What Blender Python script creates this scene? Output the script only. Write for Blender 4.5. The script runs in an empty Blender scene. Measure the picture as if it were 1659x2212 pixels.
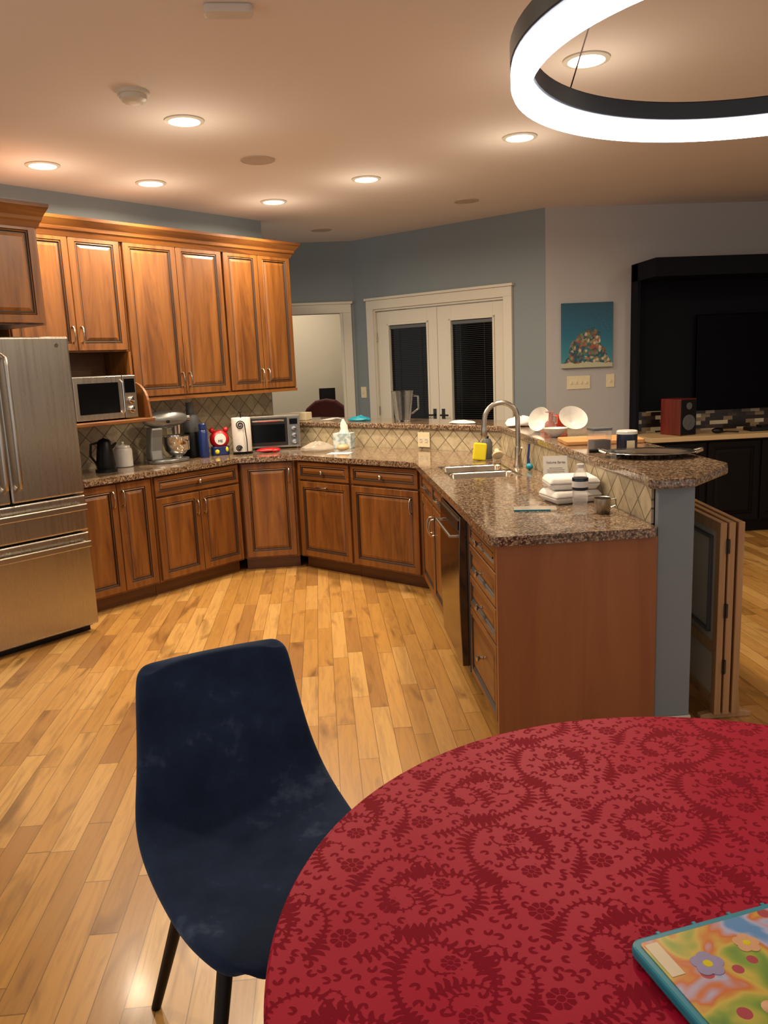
import bpy,bmesh,math,random
import numpy as np
from mathutils import Vector,Matrix
random.seed(7)
SC=bpy.context.scene; COL=SC.collection
SC.view_settings.view_transform='Standard'
PI=math.pi
# ---------------------------------------------------------------- materials
def lin(h,k=1.0):
    h=h.lstrip('#'); o=[]
    for i in (0,2,4):
        c=int(h[i:i+2],16)/255; o.append((c/12.92 if c<=.04045 else ((c+.055)/1.055)**2.4)*k)
    return (*o,1.0)
class NT:
    def __init__(s,name):
        s.m=bpy.data.materials.new(name); s.m.use_nodes=True; s.t=s.m.node_tree; s.t.nodes.clear()
        s.out=s.t.nodes.new('ShaderNodeOutputMaterial'); s.p=s.n('ShaderNodeBsdfPrincipled'); s.t.links.new(s.p.outputs[0],s.out.inputs[0])
    def n(s,ty,ins=None,**kw):
        nd=s.t.nodes.new(ty)
        for k,v in kw.items(): setattr(nd,k,v)
        for k,v in (ins or {}).items(): s.set(nd,k,v)
        return nd
    def set(s,nd,k,v):
        i=nd.inputs[k]
        if isinstance(v,bpy.types.NodeSocket): s.t.links.new(v,i)
        elif isinstance(v,bpy.types.Node): s.t.links.new(v.outputs[0],i)
        else: i.default_value=v
    def P(s,**kw):
        for k,v in kw.items(): s.set(s.p,k.replace('_',' '),v)
    def obj(s): return s.n('ShaderNodeTexCoord').outputs['Object']
    def mapping(s,scale=(1,1,1),rot=(0,0,0),vec=None): return s.n('ShaderNodeMapping',{'Vector':vec or s.obj(),'Scale':scale,'Rotation':rot}).outputs[0]
    def noise(s,scale,vec=None,detail=3,rough=.5,dist=0): return s.n('ShaderNodeTexNoise',{'Vector':vec or s.obj(),'Scale':scale,'Detail':detail,'Roughness':rough,'Distortion':dist})
    def ramp(s,fac,stops,interp='LINEAR'):
        r=s.n('ShaderNodeValToRGB',{'Fac':fac}); e=r.color_ramp.elements; r.color_ramp.interpolation=interp
        while len(e)<len(stops): e.new(.5)
        for q,(p,c) in zip(e,stops): q.position=p; q.color=c
        return r.outputs[0]
    def math(s,op,a,b=0.0,c=0.0):
        nd=s.n('ShaderNodeMath',operation=op); s.set(nd,0,a); s.set(nd,1,b)
        if op in('MULTIPLY_ADD','COMPARE','SMOOTH_MIN'): s.set(nd,2,c)
        return nd.outputs[0]
    def mix(s,f,a,b,mode='MIX'):
        nd=s.n('ShaderNodeMix',data_type='RGBA',blend_type=mode); s.set(nd,0,f); s.set(nd,6,a); s.set(nd,7,b); return nd.outputs[2]
    def bump(s,h,st=.3,d=.002):
        s.P(Normal=s.n('ShaderNodeBump',{'Height':h,'Strength':st,'Distance':d}).outputs[0])
def plain(name,col,rough=.5,metal=0.0,nb=0.0,ns=40,**kw):
    t=NT(name); c=lin(col) if isinstance(col,str) else col
    t.P(Roughness=rough,Metallic=metal,**kw)
    nz=t.noise(ns)
    dark=tuple(x*.88 for x in c[:3])+(1,)
    t.P(Base_Color=t.mix(nz.outputs[0],dark,c))
    if nb: t.bump(nz.outputs[0],nb,.002)
    return t.m
def emis(name,col,st):
    t=NT(name); t.P(Base_Color=lin(col),Emission_Color=lin(col),Emission_Strength=st); return t.m
def wood(name,c1,c2,c3,rough=.42,axis='z',sc=1.0):
    t=NT(name); s={'z':(14,14,1.2),'x':(1.2,14,14),'y':(14,1.2,14)}[axis]
    v=t.mapping(tuple(q*sc for q in s)); n1=t.noise(1.0,v,5,.6,1.2)
    s2={'z':(9,9,.0),'x':(.0,9,9),'y':(9,0,9)}[axis]
    n2=t.n('ShaderNodeTexVoronoi',{'Vector':t.mapping(s2),'Scale':1.0})
    v3=t.mapping(tuple(q*7 for q in s)); n3=t.noise(1.0,v3,2)
    c=t.ramp(n1.outputs[0],[(.3,lin(c1)),(.5,lin(c2)),(.75,lin(c3))])
    g=t.n('ShaderNodeSeparateColor',{'Color':n2.outputs['Color']})
    c=t.mix(t.math('MULTIPLY',g.outputs[0],.35),c,lin(c1))
    c=t.mix(t.math('MULTIPLY',n3.outputs[0],.22),c,lin(c1))
    t.P(Base_Color=c,Roughness=rough,Coat_Weight=.08,Coat_Roughness=.3); t.bump(n3.outputs[0],.08,.001)
    return t.m
def floor_mat():
    t=NT('oak_planks'); s=t.n('ShaderNodeSeparateXYZ',{'Vector':t.obj()})
    W=.083
    xr=t.math('DIVIDE',s.outputs[0],W); row=t.math('FLOOR',xr)
    wn=t.n('ShaderNodeTexWhiteNoise',{'W':row},noise_dimensions='1D')
    ln=t.math('MULTIPLY_ADD',wn.outputs[0],.5,.55)
    y=t.math('DIVIDE',t.math('ADD',s.outputs[1],t.math('MULTIPLY',wn.outputs[0],17.3)),ln); cell=t.math('FLOOR',y)
    cv=t.n('ShaderNodeCombineXYZ',{'X':row,'Y':cell,'Z':0.0})
    w2=t.n('ShaderNodeTexWhiteNoise',{'Vector':cv.outputs[0]},noise_dimensions='3D')
    fx=t.math('ABSOLUTE',t.math('SUBTRACT',t.math('FRACT',xr),.5)); fy=t.math('ABSOLUTE',t.math('SUBTRACT',t.math('FRACT',y),.5))
    ex=t.math('GREATER_THAN',fx,.482); ey=t.math('GREATER_THAN',fy,.4975); e=t.math('MAXIMUM',ex,ey)
    off=t.n('ShaderNodeVectorMath',{0:t.obj(),1:t.n('ShaderNodeVectorMath',{0:w2.outputs['Color'],1:(9,9,9)},operation='MULTIPLY').outputs[0]},operation='ADD')
    g=t.noise(1.0,t.mapping((26,2.2,1),vec=off.outputs[0]),5,.62,1.5)
    k=t.noise(1.0,t.mapping((9,2.0,1),vec=off.outputs[0]),3,.5,.6)
    base=t.ramp(w2.outputs[0],[(0,lin('#95693a')),(.3,lin('#ae8040')),(.6,lin('#b8894a')),(1,lin('#c69b5b'))])
    c=t.mix(t.ramp(g.outputs[0],[(.45,(0,0,0,1)),(.8,(.6,.6,.6,1))]),base,lin('#7a5127'))
    c=t.mix(t.ramp(k.outputs[0],[(.58,(0,0,0,1)),(.74,(.8,.8,.8,1))]),c,lin('#65421f'))
    c=t.mix(t.math('MULTIPLY',e,.65),c,lin('#4f3310'))
    t.P(Base_Color=c,Roughness=t.math('MULTIPLY_ADD',g.outputs[0],.18,.22),Coat_Weight=.18,Coat_Roughness=.13)
    t.bump(t.math('SUBTRACT',t.math('MULTIPLY',g.outputs[0],.3),e),.25,.001)
    return t.m
def granite(name='granite'):
    t=NT(name)
    n1=t.noise(62,detail=6,rough=.7); n2=t.n('ShaderNodeTexVoronoi',{'Vector':t.obj(),'Scale':170.0}); n3=t.noise(9,detail=3)
    c=t.ramp(n1.outputs[0],[(.36,lin('#241b17')),(.45,lin('#5f4838')),(.55,lin('#8d735b')),(.66,lin('#b59e83'))])
    sp=t.n('ShaderNodeSeparateColor',{'Color':n2.outputs['Color']})
    c=t.mix(t.math('MULTIPLY',t.math('GREATER_THAN',sp.outputs[0],.80),.8),c,lin('#1e1614'))
    c=t.mix(t.math('MULTIPLY',t.math('GREATER_THAN',sp.outputs[1],.84),.6),c,lin('#c6b397'))
    c=t.mix(t.math('MULTIPLY',n3.outputs[0],.3),c,lin('#5c4433'))
    t.P(Base_Color=c,Roughness=.12,Specular_IOR_Level=.55,Coat_Weight=.25,Coat_Roughness=.06); return t.m
def tile_mat():
    t=NT('travertine_diamond_tile'); s=t.n('ShaderNodeSeparateXYZ',{'Vector':t.obj()}); k=1/(math.sqrt(2)*.108)
    u=t.math('MULTIPLY',t.math('ADD',s.outputs[0],s.outputs[2]),k); v=t.math('MULTIPLY',t.math('SUBTRACT',s.outputs[0],s.outputs[2]),k)
    fu=t.math('ABSOLUTE',t.math('SUBTRACT',t.math('FRACT',u),.5)); fv=t.math('ABSOLUTE',t.math('SUBTRACT',t.math('FRACT',v),.5))
    e=t.math('GREATER_THAN',t.math('MAXIMUM',fu,fv),.47)
    wn=t.n('ShaderNodeTexWhiteNoise',{'Vector':t.n('ShaderNodeCombineXYZ',{'X':t.math('FLOOR',u),'Y':t.math('FLOOR',v),'Z':0.0}).outputs[0]},noise_dimensions='3D')
    n=t.noise(28,detail=4)
    c=t.ramp(wn.outputs[0],[(0,lin('#a3957a')),(1,lin('#c0b294'))]); c=t.mix(t.ramp(n.outputs[0],[(.4,(0,0,0,1)),(.75,(.6,.6,.6,1))]),c,lin('#8f7d5e'))
    c=t.mix(e,c,lin('#6f634c')); t.P(Base_Color=c,Roughness=.45); t.bump(t.math('SUBTRACT',1.0,e),.4,.003); return t.m
def mosaic_mat():
    t=NT('mosaic_tile')
    s=t.n('ShaderNodeSeparateXYZ',{'Vector':t.obj()})
    r=t.math('FLOOR',t.math('DIVIDE',s.outputs[2],.034)); q=t.math('FLOOR',t.math('ADD',t.math('DIVIDE',s.outputs[0],.085),t.math('MULTIPLY',t.math('MODULO',r,2.0),.5)))
    w=t.n('ShaderNodeTexWhiteNoise',{'Vector':t.n('ShaderNodeCombineXYZ',{'X':q,'Y':r,'Z':0.0}).outputs[0]},noise_dimensions='3D')
    c=t.ramp(w.outputs[0],[(0,lin('#1f1815')),(.35,lin('#7c6a50')),(.6,lin('#b3a990')),(.8,lin('#3c2e26'))],'CONSTANT')
    t.P(Base_Color=c,Roughness=.3); return t.m
def steel(name,col='#b5afa6',rough=.27,stretch=(60,60,1.0),metal=1.0):
    t=NT(name); n=t.noise(1.0,t.mapping(stretch),3); n2=t.noise(2.2,detail=1)
    t.P(Base_Color=lin(col),Metallic=metal,Roughness=t.math('MULTIPLY_ADD',n.outputs[0],.12,rough-.05)); t.bump(t.math('ADD',t.math('MULTIPLY',n.outputs[0],.015),n2.outputs[0]),.25,.01); return t.m
def velvet():
    t=NT('navy_velvet'); n=t.noise(5,detail=5,rough=.65); n2=t.noise(260,detail=2)
    c=t.ramp(n.outputs[0],[(.38,lin('#182336')),(.56,lin('#223048')),(.70,lin('#4c5b70'))])
    c=t.mix(t.math('MULTIPLY',n2.outputs[0],.35),c,lin('#2f3d54'))
    t.P(Base_Color=c,Roughness=.9,Sheen_Weight=.4,Sheen_Roughness=.4,Sheen_Tint=lin('#7b8da6'),Specular_IOR_Level=.1); t.bump(n2.outputs[0],.4,.001); return t.m
def cloth_mat():
    t=NT('damask_cloth'); a=t.n('ShaderNodeAttribute',attribute_name='damask'); n=t.noise(900,detail=1); n2=t.noise(5)
    f=t.ramp(a.outputs['Fac'],[(.35,(0,0,0,1)),(.6,(1,1,1,1))])
    c=t.mix(f,lin('#a40f30'),lin('#7c0a20')); c=t.mix(t.math('MULTIPLY',n2.outputs[0],.25),c,lin('#7f0b24'))
    t.P(Base_Color=c,Roughness=t.mix(f,(.48,)*3+(1,),(.75,)*3+(1,)),Specular_IOR_Level=.16,Specular_Tint=lin('#ff8898')); t.bump(t.math('MULTIPLY_ADD',n.outputs[0],.5,a.outputs['Fac']),.25,.0008); return t.m
def paint(name,col,rough=.65,spec=.3):
    t=NT(name); n=t.noise(90,detail=3); n2=t.noise(1.3)
    c=lin(col); d=tuple(x*.94 for x in c[:3])+(1,); t.P(Base_Color=t.mix(n2.outputs[0],d,c),Roughness=rough,Specular_IOR_Level=spec); t.bump(n.outputs[0],.08,.001); return t.m
def glassm(name,col=(1,1,1,1),rough=.02,alpha=1.0,tr=1.0,ior=1.35):
    t=NT(name); n=t.noise(20); t.P(Base_Color=col,Roughness=rough,Alpha=alpha,Transmission_Weight=tr,IOR=ior); t.bump(n.outputs[0],.05,.001); return t.m
MT={}
W1,W2,W3='#552f11','#7b4b1d','#915d27'
MT['wood']=wood('cherry_wood',W1,W2,W3); MT['woodx']=wood('cherry_wood_horizontal',W1,W2,W3,axis='x')
MT['panel']=wood('cherry_end_panel','#854e26','#945b2e','#a1683a',.5,sc=.5)
MT['glaze']=plain('dark_glaze','#281508',.5)
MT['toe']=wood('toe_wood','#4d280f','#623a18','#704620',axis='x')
MT['floor']=floor_mat(); MT['granite']=granite(); MT['tile']=tile_mat(); MT['mosaic']=mosaic_mat()
MT['steel']=steel('stainless_steel'); MT['nickel']=plain('satin_nickel','#b5ada0',.28,1.0)
MT['dsteel']=plain('dark_steel','#4a4744',.3,1.0); MT['dwsteel']=steel('dishwasher_steel','#6d655c',.16); MT['chrome']=plain('polished_chrome','#d8d6d2',.08,1.0)
MT['sinkm']=steel('sink_steel','#c6bfb0',.22,(30,30,30)); MT['velvet']=velvet(); MT['cloth']=cloth_mat()
MT['black']=plain('black_plastic','#0c0c0d',.4,Specular_IOR_Level=.3); MT['blackmetal']=plain('black_metal','#0a0a0b',.45,.3); MT['gray']=plain('gray_plastic','#55585a',.5)
MT['white']=plain('white_ceramic','#d8d4cc',.25); MT['whitem']=paint('white_trim_paint','#cac4b6',.4); MT['ivory']=plain('ivory_plastic','#d6c8a6',.4)
MT['blue']=paint('blue_gray_wall_paint','#7b8488'); MT['ltwall']=paint('pale_gray_wall_paint','#a9a6a5'); MT['ceil']=paint('ceiling_paint','#dfd6cf',.8)
MT['beige']=paint('beige_wall_paint','#c9c0ae'); MT['navy']=paint('charcoal_paint','#0e0e16',.7,.1); MT['espresso']=plain('espresso_cabinet','#0e0908',.5,Specular_IOR_Level=.15)
MT['cream']=plain('cream_countertop','#c4a77c',.35); MT['night']=plain('night_glass','#040507',.14,Specular_IOR_Level=.22); MT['slat']=plain('dark_blind_slats','#232425',.5)
MT['screen']=plain('television_screen','#030306',.35,Specular_IOR_Level=.06)
MT['paper']=plain('white_paper','#e0ddd6',.8); MT['foam']=plain('white_foam','#e2dfd9',.7,nb=.1); MT['clear']=glassm('clear_plastic',(1,1,1,1),.03,.45,.75,1.2); MT['glass']=glassm('clear_glass',(1,1,1,1),.02,.7,1,1.3)
MT['red']=plain('red_plastic','#b3121a',.35); MT['redwood']=wood('red_mahogany','#4a130c','#6d2115','#7d2c1c',.4)
MT['bluep']=plain('cobalt_plastic','#16295e',.3); MT['yellow']=plain('yellow_sponge','#d6c51c',.9,nb=.5)
MT['teal']=plain('teal_rubber','#0d8398',.4); MT['pink']=plain('pink_ceramic','#d0938a',.4); MT['orange']=plain('orange_red_ceramic','#c0401f',.35)
MT['board']=wood('maple_board','#a9733c','#c48f55','#d3a56c',.5,axis='x'); MT['birch']=wood('gate_birch','#9a734a','#b68e60','#c49e72',.5)
MT['mesh']=glassm('gray_mesh_fabric',lin('#cfc8b5'),.8,.9,0.0); MT['navyc']=plain('navy_candle_wax','#131e33',.3); MT['dark']=plain('dark_contents','#2c1c14',.7)
MT['maroon']=plain('maroon_upholstery','#4c1512',.8,nb=.4); MT['bulb']=emis('downlight_glow','#ffe9c4',14); MT['ring']=emis('ring_diffuser_glow','#f3f4ff',10)
MT['silver']=plain('silver_tray_metal','#c9c6c0',.2,1.0,nb=.15,ns=60)
# ---------------------------------------------------------------- mesh builder
class M:
    def __init__(s): s.bm=bmesh.new()
    def f(s,vs,mi=0,sm=False):
        try: q=s.bm.faces.new(vs); q.material_index=mi; q.smooth=sm; return q
        except ValueError: return None
    def v(s,p): return s.bm.verts.new(p)
    def box(s,x0,x1,y0,y1,z0,z1,mi=0,T=None):
        ps=[(x0,y0,z0),(x1,y0,z0),(x1,y1,z0),(x0,y1,z0),(x0,y0,z1),(x1,y0,z1),(x1,y1,z1),(x0,y1,z1)]
        v=[s.v(T@Vector(p) if T else p) for p in ps]
        for a in((0,3,2,1),(4,5,6,7),(0,1,5,4),(1,2,6,5),(2,3,7,6),(3,0,4,7)): s.f([v[i] for i in a],mi)
    def rbox(s,x0,x1,y0,y1,z0,z1,r,mi=0,seg=5,T=None):
        pts=[]
        for cx,cy,a0 in((x1-r,y1-r,0),(x0+r,y1-r,90),(x0+r,y0+r,180),(x1-r,y0+r,270)):
            for i in range(seg+1):
                a=math.radians(a0+90*i/seg); pts.append((cx+r*math.cos(a),cy+r*math.sin(a)))
        s.prism(pts,z0,z1,mi,T=T,sm=True)
    def prism(s,poly,z0,z1,mi=0,T=None,sm=False):
        g=lambda p:s.v(T@Vector(p) if T else p)
        a=[g((x,y,z0)) for x,y in poly]; b=[g((x,y,z1)) for x,y in poly]; n=len(poly)
        s.f(a[::-1],mi); s.f(b,mi)
        for i in range(n): s.f([a[i],a[(i+1)%n],b[(i+1)%n],b[i]],mi,sm)
    def loft(s,rings,mi=0,cap0=True,cap1=True,closed=True,sm=True):
        R=[[s.v(p) for p in r] for r in rings]; n=len(R[0])
        for k in range(len(R)-1):
            for i in range(n if closed else n-1): s.f([R[k][i],R[k][(i+1)%n],R[k+1][(i+1)%n],R[k+1][i]],mi,sm)
        if cap0: s.f(R[0][::-1],mi)
        if cap1: s.f(R[-1],mi)
    def lathe(s,prof,c=(0,0,0),seg=32,mi=0,T=None,sx=1,sy=1,cap0=True,cap1=True):
        rings=[]
        for r,z in prof:
            r=max(r,.0004); ring=[]
            for i in range(seg):
                a=2*PI*i/seg; p=Vector((c[0]+sx*r*math.cos(a),c[1]+sy*r*math.sin(a),c[2]+z)); ring.append(T@p if T else p)
            rings.append(ring)
        s.loft(rings,mi,cap0,cap1)
    def cyl(s,p0,p1,r0,r1=None,seg=16,mi=0):
        s.tube([p0,p1],r0,seg,mi,rs=[r0,r0 if r1 is None else r1])
    def tube(s,pts,r,seg=10,mi=0,rs=None,closed=False):
        P=[Vector(p) for p in pts]; n=len(P); rings=[]; up=None
        for i in range(n):
            if closed: d=(P[(i+1)%n]-P[i-1]).normalized()
            else: d=(P[min(i+1,n-1)]-P[max(i-1,0)]).normalized()
            if up is None:
                up=Vector((0,0,1)) if abs(d.z)<.9 else Vector((1,0,0))
            x=(up-d*up.dot(d)).normalized(); y=d.cross(x); up=x
            q=rs[i] if rs else r
            rings.append([P[i]+(x*math.cos(2*PI*k/seg)+y*math.sin(2*PI*k/seg))*q for k in range(seg)])
        if closed: rings.append(rings[0]); s.loft(rings,mi,False,False)
        else: s.loft(rings,mi)
    def ell(s,c,r,seg=24,mi=0,T=None,z0=-1,z1=1):
        prof=[]
        a0=math.asin(z0);a1=math.asin(z1)
        for i in range(13):
            a=a0+(a1-a0)*i/12; prof.append((math.cos(a),math.sin(a)))
        rings=[]
        for q,z in prof:
            q=max(q,.002); rg=[]
            for i in range(seg):
                b=2*PI*i/seg; p=Vector((c[0]+r[0]*q*math.cos(b),c[1]+r[1]*q*math.sin(b),c[2]+r[2]*z)); rg.append(T@p if T else p)
            rings.append(rg)
        s.loft(rings,mi)
    def front(s,x0,x1,z0,z1,y=0,th=.02,fw=.05,mi=0,mg=1):
        L=[(0,th,0),(0,.003,0),(.003,0,0),(fw,0,mi),(fw+.004,.006,mg),(fw+.011,.002,mi),(fw+.016,.009,mg),(fw+.021,.009,mg),(fw+.040,.002,mi)]
        rg=[]
        for i,d,_ in L: rg.append([s.v((a,y+d,b)) for a,b in((x0+i,z0+i),(x1-i,z0+i),(x1-i,z1-i),(x0+i,z1-i))])
        for k in range(len(rg)-1):
            for i in range(4): s.f([rg[k][i],rg[k][(i+1)%4],rg[k+1][(i+1)%4],rg[k+1][i]],L[k+1][2])
        s.f(rg[-1],mi); s.f(rg[0][::-1],mi)
    def obj(s,name,mats,parent=None,loc=(0,0,0),rot=(0,0,0),bevel=0,sub=0,solid=0,sharp=.7,bseg=2):
        bmesh.ops.recalc_face_normals(s.bm,faces=s.bm.faces)
        for e in s.bm.edges:
            if len(e.link_faces)==2 and e.calc_face_angle(0)>sharp: e.smooth=False
        me=bpy.data.meshes.new(name); s.bm.to_mesh(me); s.bm.free()
        for m in (mats if isinstance(mats,(list,tuple)) else [mats]): me.materials.append(MT[m] if isinstance(m,str) else m)
        o=bpy.data.objects.new(name,me); COL.objects.link(o); o.location=loc; o.rotation_euler=rot
        if parent: o.parent=parent
        if solid: q=o.modifiers.new('s','SOLIDIFY'); q.thickness=solid; q.offset=0
        if sub: q=o.modifiers.new('u','SUBSURF'); q.levels=sub; q.render_levels=sub
        if bevel: q=o.modifiers.new('b','BEVEL'); q.width=bevel; q.segments=bseg; q.limit_method='ANGLE'; q.angle_limit=.6
        return o
def tag(o,label,cat,group=None):
    o['label']=label; o['category']=cat
    if group: o['group']=group
    return o
def thing(name,label,cat,loc,rz=0,group=None,rot=None):
    e=bpy.data.objects.new(name,None); COL.objects.link(e); e.location=loc; e.rotation_euler=rot or (0,0,math.radians(rz)); e.empty_display_size=.1
    return tag(e,label,cat,group)
def struct(o): o['kind']='structure'; return o
def text(name,s,size,mat,parent,loc,rot,ext=.0006,align='CENTER'):
    c=bpy.data.curves.new(name,'FONT'); c.body=s; c.size=size; c.extrude=ext; c.align_x=align; c.align_y='CENTER'
    o=bpy.data.objects.new(name,c); COL.objects.link(o); bpy.context.view_layer.update()
    me=bpy.data.meshes.new_from_object(o.evaluated_get(bpy.context.evaluated_depsgraph_get())); bpy.data.objects.remove(o)
    me.materials.clear(); me.materials.append(MT[mat]); q=bpy.data.objects.new(name,me); COL.objects.link(q); q.parent=parent; q.location=loc; q.rotation_euler=rot; return q
H=2.84; ZC=.914; ZB=1.11
A1=math.radians(46); O1=(-.64,6.27)
def R1(x,y): return (O1[0]+x*math.cos(A1)-y*math.sin(A1), O1[1]+x*math.sin(A1)+y*math.cos(A1))
# ---------------------------------------------------------------- room shell
m=M(); m.box(-4,6.6,-2.6,11.2,-.1,0); struct(m.obj('floor','floor'))
m=M(); m.box(-4,6.6,-2.6,11.2,H,H+.1); struct(m.obj('ceiling','ceil'))
def wallbox(name,p,ang,L,mat,th=.12,holes=(),z1=H):
    m=M(); xs=0
    for a,b,zt in holes:
        m.box(xs,a,0,th,0,z1); m.box(a,b,0,th,zt,z1); xs=b
    m.box(xs,L,0,th,0,z1)
    return struct(m.obj(name,mat,loc=(p[0],p[1],0),rot=(0,0,math.radians(ang))))
WY=.585
p=R1(-3.6,WY); wallbox('wall_kitchen',p,46,3.6+.93,'blue')
wallbox('wall_hall',(-3.2,8.67),0,3.62,'blue',holes=[(2.6,3.50,2.12)])
wallbox('wall_patio',(.42,8.67),-44.5,2.243,'blue',holes=[(.27,1.84,2.14)])
wallbox('wall_living',(2.02,7.10),0,4.6,'ltwall')
m=M(); m.box(6.4,6.5,1.0,7.2,0,H); struct(m.obj('wall_east_unseen','ltwall'))  # unseen wall, added to keep ambient light off the media niche
m=M(); m.box(-3.2,.9,10.6,10.7,0,H); struct(m.obj('wall_study','beige'))
m=M(); m.box(.9,1.0,8.9,10.7,0,H); struct(m.obj('wall_study_side','beige'))
m=M()
m.box(-.69,-.60,8.64,8.67,0,2.12); m.box(.30,.39,8.64,8.67,0,2.12); m.box(-.69,.39,8.64,8.67,2.12,2.21); m.box(-.705,.405,8.63,8.67,2.21,2.235)
m.box(.27,.30,8.65,8.80,0,2.12); m.box(-.60,-.57,8.65,8.80,0,2.12); struct(m.obj('trim_1','whitem',bevel=.004))
fa=math.radians(-44.5); fp=(.42,8.67,0)
m=M(); m.box(.19,.28,-.03,0,0,2.14); m.box(1.83,1.92,-.03,0,0,2.14); m.box(.19,1.92,-.03,0,2.13,2.22); m.box(.175,1.935,-.045,0,2.22,2.245)
m.box(.27,.29,-.01,.12,0,2.14); m.box(1.82,1.84,-.01,.12,0,2.14); m.box(.27,1.84,-.01,.12,2.11,2.14); struct(m.obj('trim_2','whitem',loc=fp,rot=(0,0,fa),bevel=.004))
for k,(x0,x1,g0,g1) in enumerate(((.292,1.053,.45,.93),(1.057,1.818,1.22,1.69))):
    d=M(); d.box(x0,g0,.02,.065,.01,2.105); d.box(g1,x1,.02,.065,.01,2.105); d.box(g0,g1,.02,.065,.01,.26); d.box(g0,g1,.02,.065,1.96,2.105)
    for a,b,c,e in((g0-.02,g0,.24,1.98),(g1,g1+.02,.24,1.98)): d.box(a,b,.008,.02,c,e)
    d.box(g0-.02,g1+.02,.008,.02,1.96,1.985); d.box(g0-.02,g1+.02,.008,.02,.235,.26)
    o=struct(d.obj('door_%d'%(k+1),'whitem',loc=fp,rot=(0,0,fa),bevel=.003))
    g=M(); g.box(g0-.005,g1+.005,.05,.058,.25,1.97); q=g.obj('window_pane','night',parent=o)
    s=M(); zz=.28
    while zz<1.92:
        s.box(g0+.006,g1-.006,.034,.046,zz,zz+.003); zz+=.018
    s.box(g0+.004,g1-.004,.028,.046,1.925,1.955,1); s.box(g0+.1,g0+.103,.028,.03,.28,1.93); s.box(g1-.1,g1-.097,.028,.03,.28,1.93); s.obj('window_blind',['slat','gray'],parent=o)
    hx=x1-.05 if k==0 else x0+.05
    h=M(); h.box(hx-.018,hx+.018,.012,.02,.96,1.12); h.tube([(hx,.012,1.06),(hx,-.035,1.06),(hx+(-.09 if k==0 else .09),-.035,1.06)],.009,10); h.obj('door_handle','dsteel',parent=o)
    hn=M()
    for zc in(.3,1.1,1.85):
        xx=x0 if k==0 else x1
        hn.cyl((xx,.008,zc-.045),(xx,.008,zc+.045),.007)
    hn.obj('hinge','nickel',parent=o)
NX=2.79; NYF=6.58
m=M(); m.box(NX,6.3,7.075,7.10,0,2.34); m.box(NX,NX+.03,6.95,7.075,.88,2.34); m.box(NX,6.3,NYF,7.075,2.19,2.34); struct(m.obj('wall_media_niche','navy',bevel=.003))
t=thing('media_cabinet','long espresso base cabinet with cream countertop under television','cabinet',(NX,NYF,0))
m=M(); m.box(.0,3.4,.03,.49,.10,.83); m.box(0,3.4,.08,.49,0,.10); m.obj('body','espresso',parent=t)
for i in range(7):
    m=M(); m.front(.02+i*.48,.48+i*.48,.12,.81,.01,fw=.05,mi=0,mg=0); m.obj('door','espresso',parent=t)
m=M(); m.box(-.02,3.42,-.02,.49,.83,.87); m.obj('countertop','cream',parent=t,bevel=.005)
m=M(); m.box(NX+.035,6.2,7.06,7.074,.871,1.06); struct(m.obj('wall_mosaic_tile','mosaic'))
t=thing('television','large black flat-screen television mounted in the dark niche','television',(4.10,7.07,1.47))
m=M(); m.box(-.74,.74,-.07,-.03,-.42,.42); m.obj('frame','screen',parent=t,bevel=.006)
m=M(); m.box(-.725,.725,-.0725,-.07,-.405,.405); m.obj('screen','screen',parent=t)
m=M(); m.box(-.2,.2,-.03,0,-.15,.15); m.obj('wall_mount','black',parent=t)
t=thing('bookshelf_speaker','bookshelf speaker with red wood cabinet and black front','speaker',(3.11,6.78,.871),18)
Tf=Matrix.Rotation(PI/2,4,'X')
m=M(); m.box(-.09,.09,-.11,.13,0,.31); m.obj('cabinet_shell','redwood',parent=t,bevel=.006)
m=M(); m.box(-.083,.083,-.116,-.11,.006,.304); m.obj('baffle','black',parent=t,bevel=.003)
m=M(); m.lathe([(.066,0),(.066,.006),(.058,.008),(.03,.002),(.012,.006),(.0,.008)],T=Matrix.Translation((0,-.116,.11))@Tf); m.obj('woofer','gray',parent=t)
m=M(); m.lathe([(.03,0),(.03,.004),(.012,.003),(0,.006)],T=Matrix.Translation((0,-.116,.25))@Tf); m.obj('tweeter','gray',parent=t)
m=M(); m.rbox(-.16,.16,-.08,.08,0,.03,.02); m.box(-.05,.05,-.04,.05,.03,.045); tag(m.obj('game_controller_dock','black',loc=(3.90,6.80,.871)),'low black electronic box on the cream countertop','electronics')
m=M(); m.ell((0,0,.025),(.05,.035,.025)); m.tube([(.04,0,.01),(.10,.04,.01),(.18,-.02,.008)],.006); tag(m.obj('computer_mouse','black',loc=(3.42,6.70,.871)),'black mouse-like gadget with cable beside the speaker','electronics')
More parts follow.
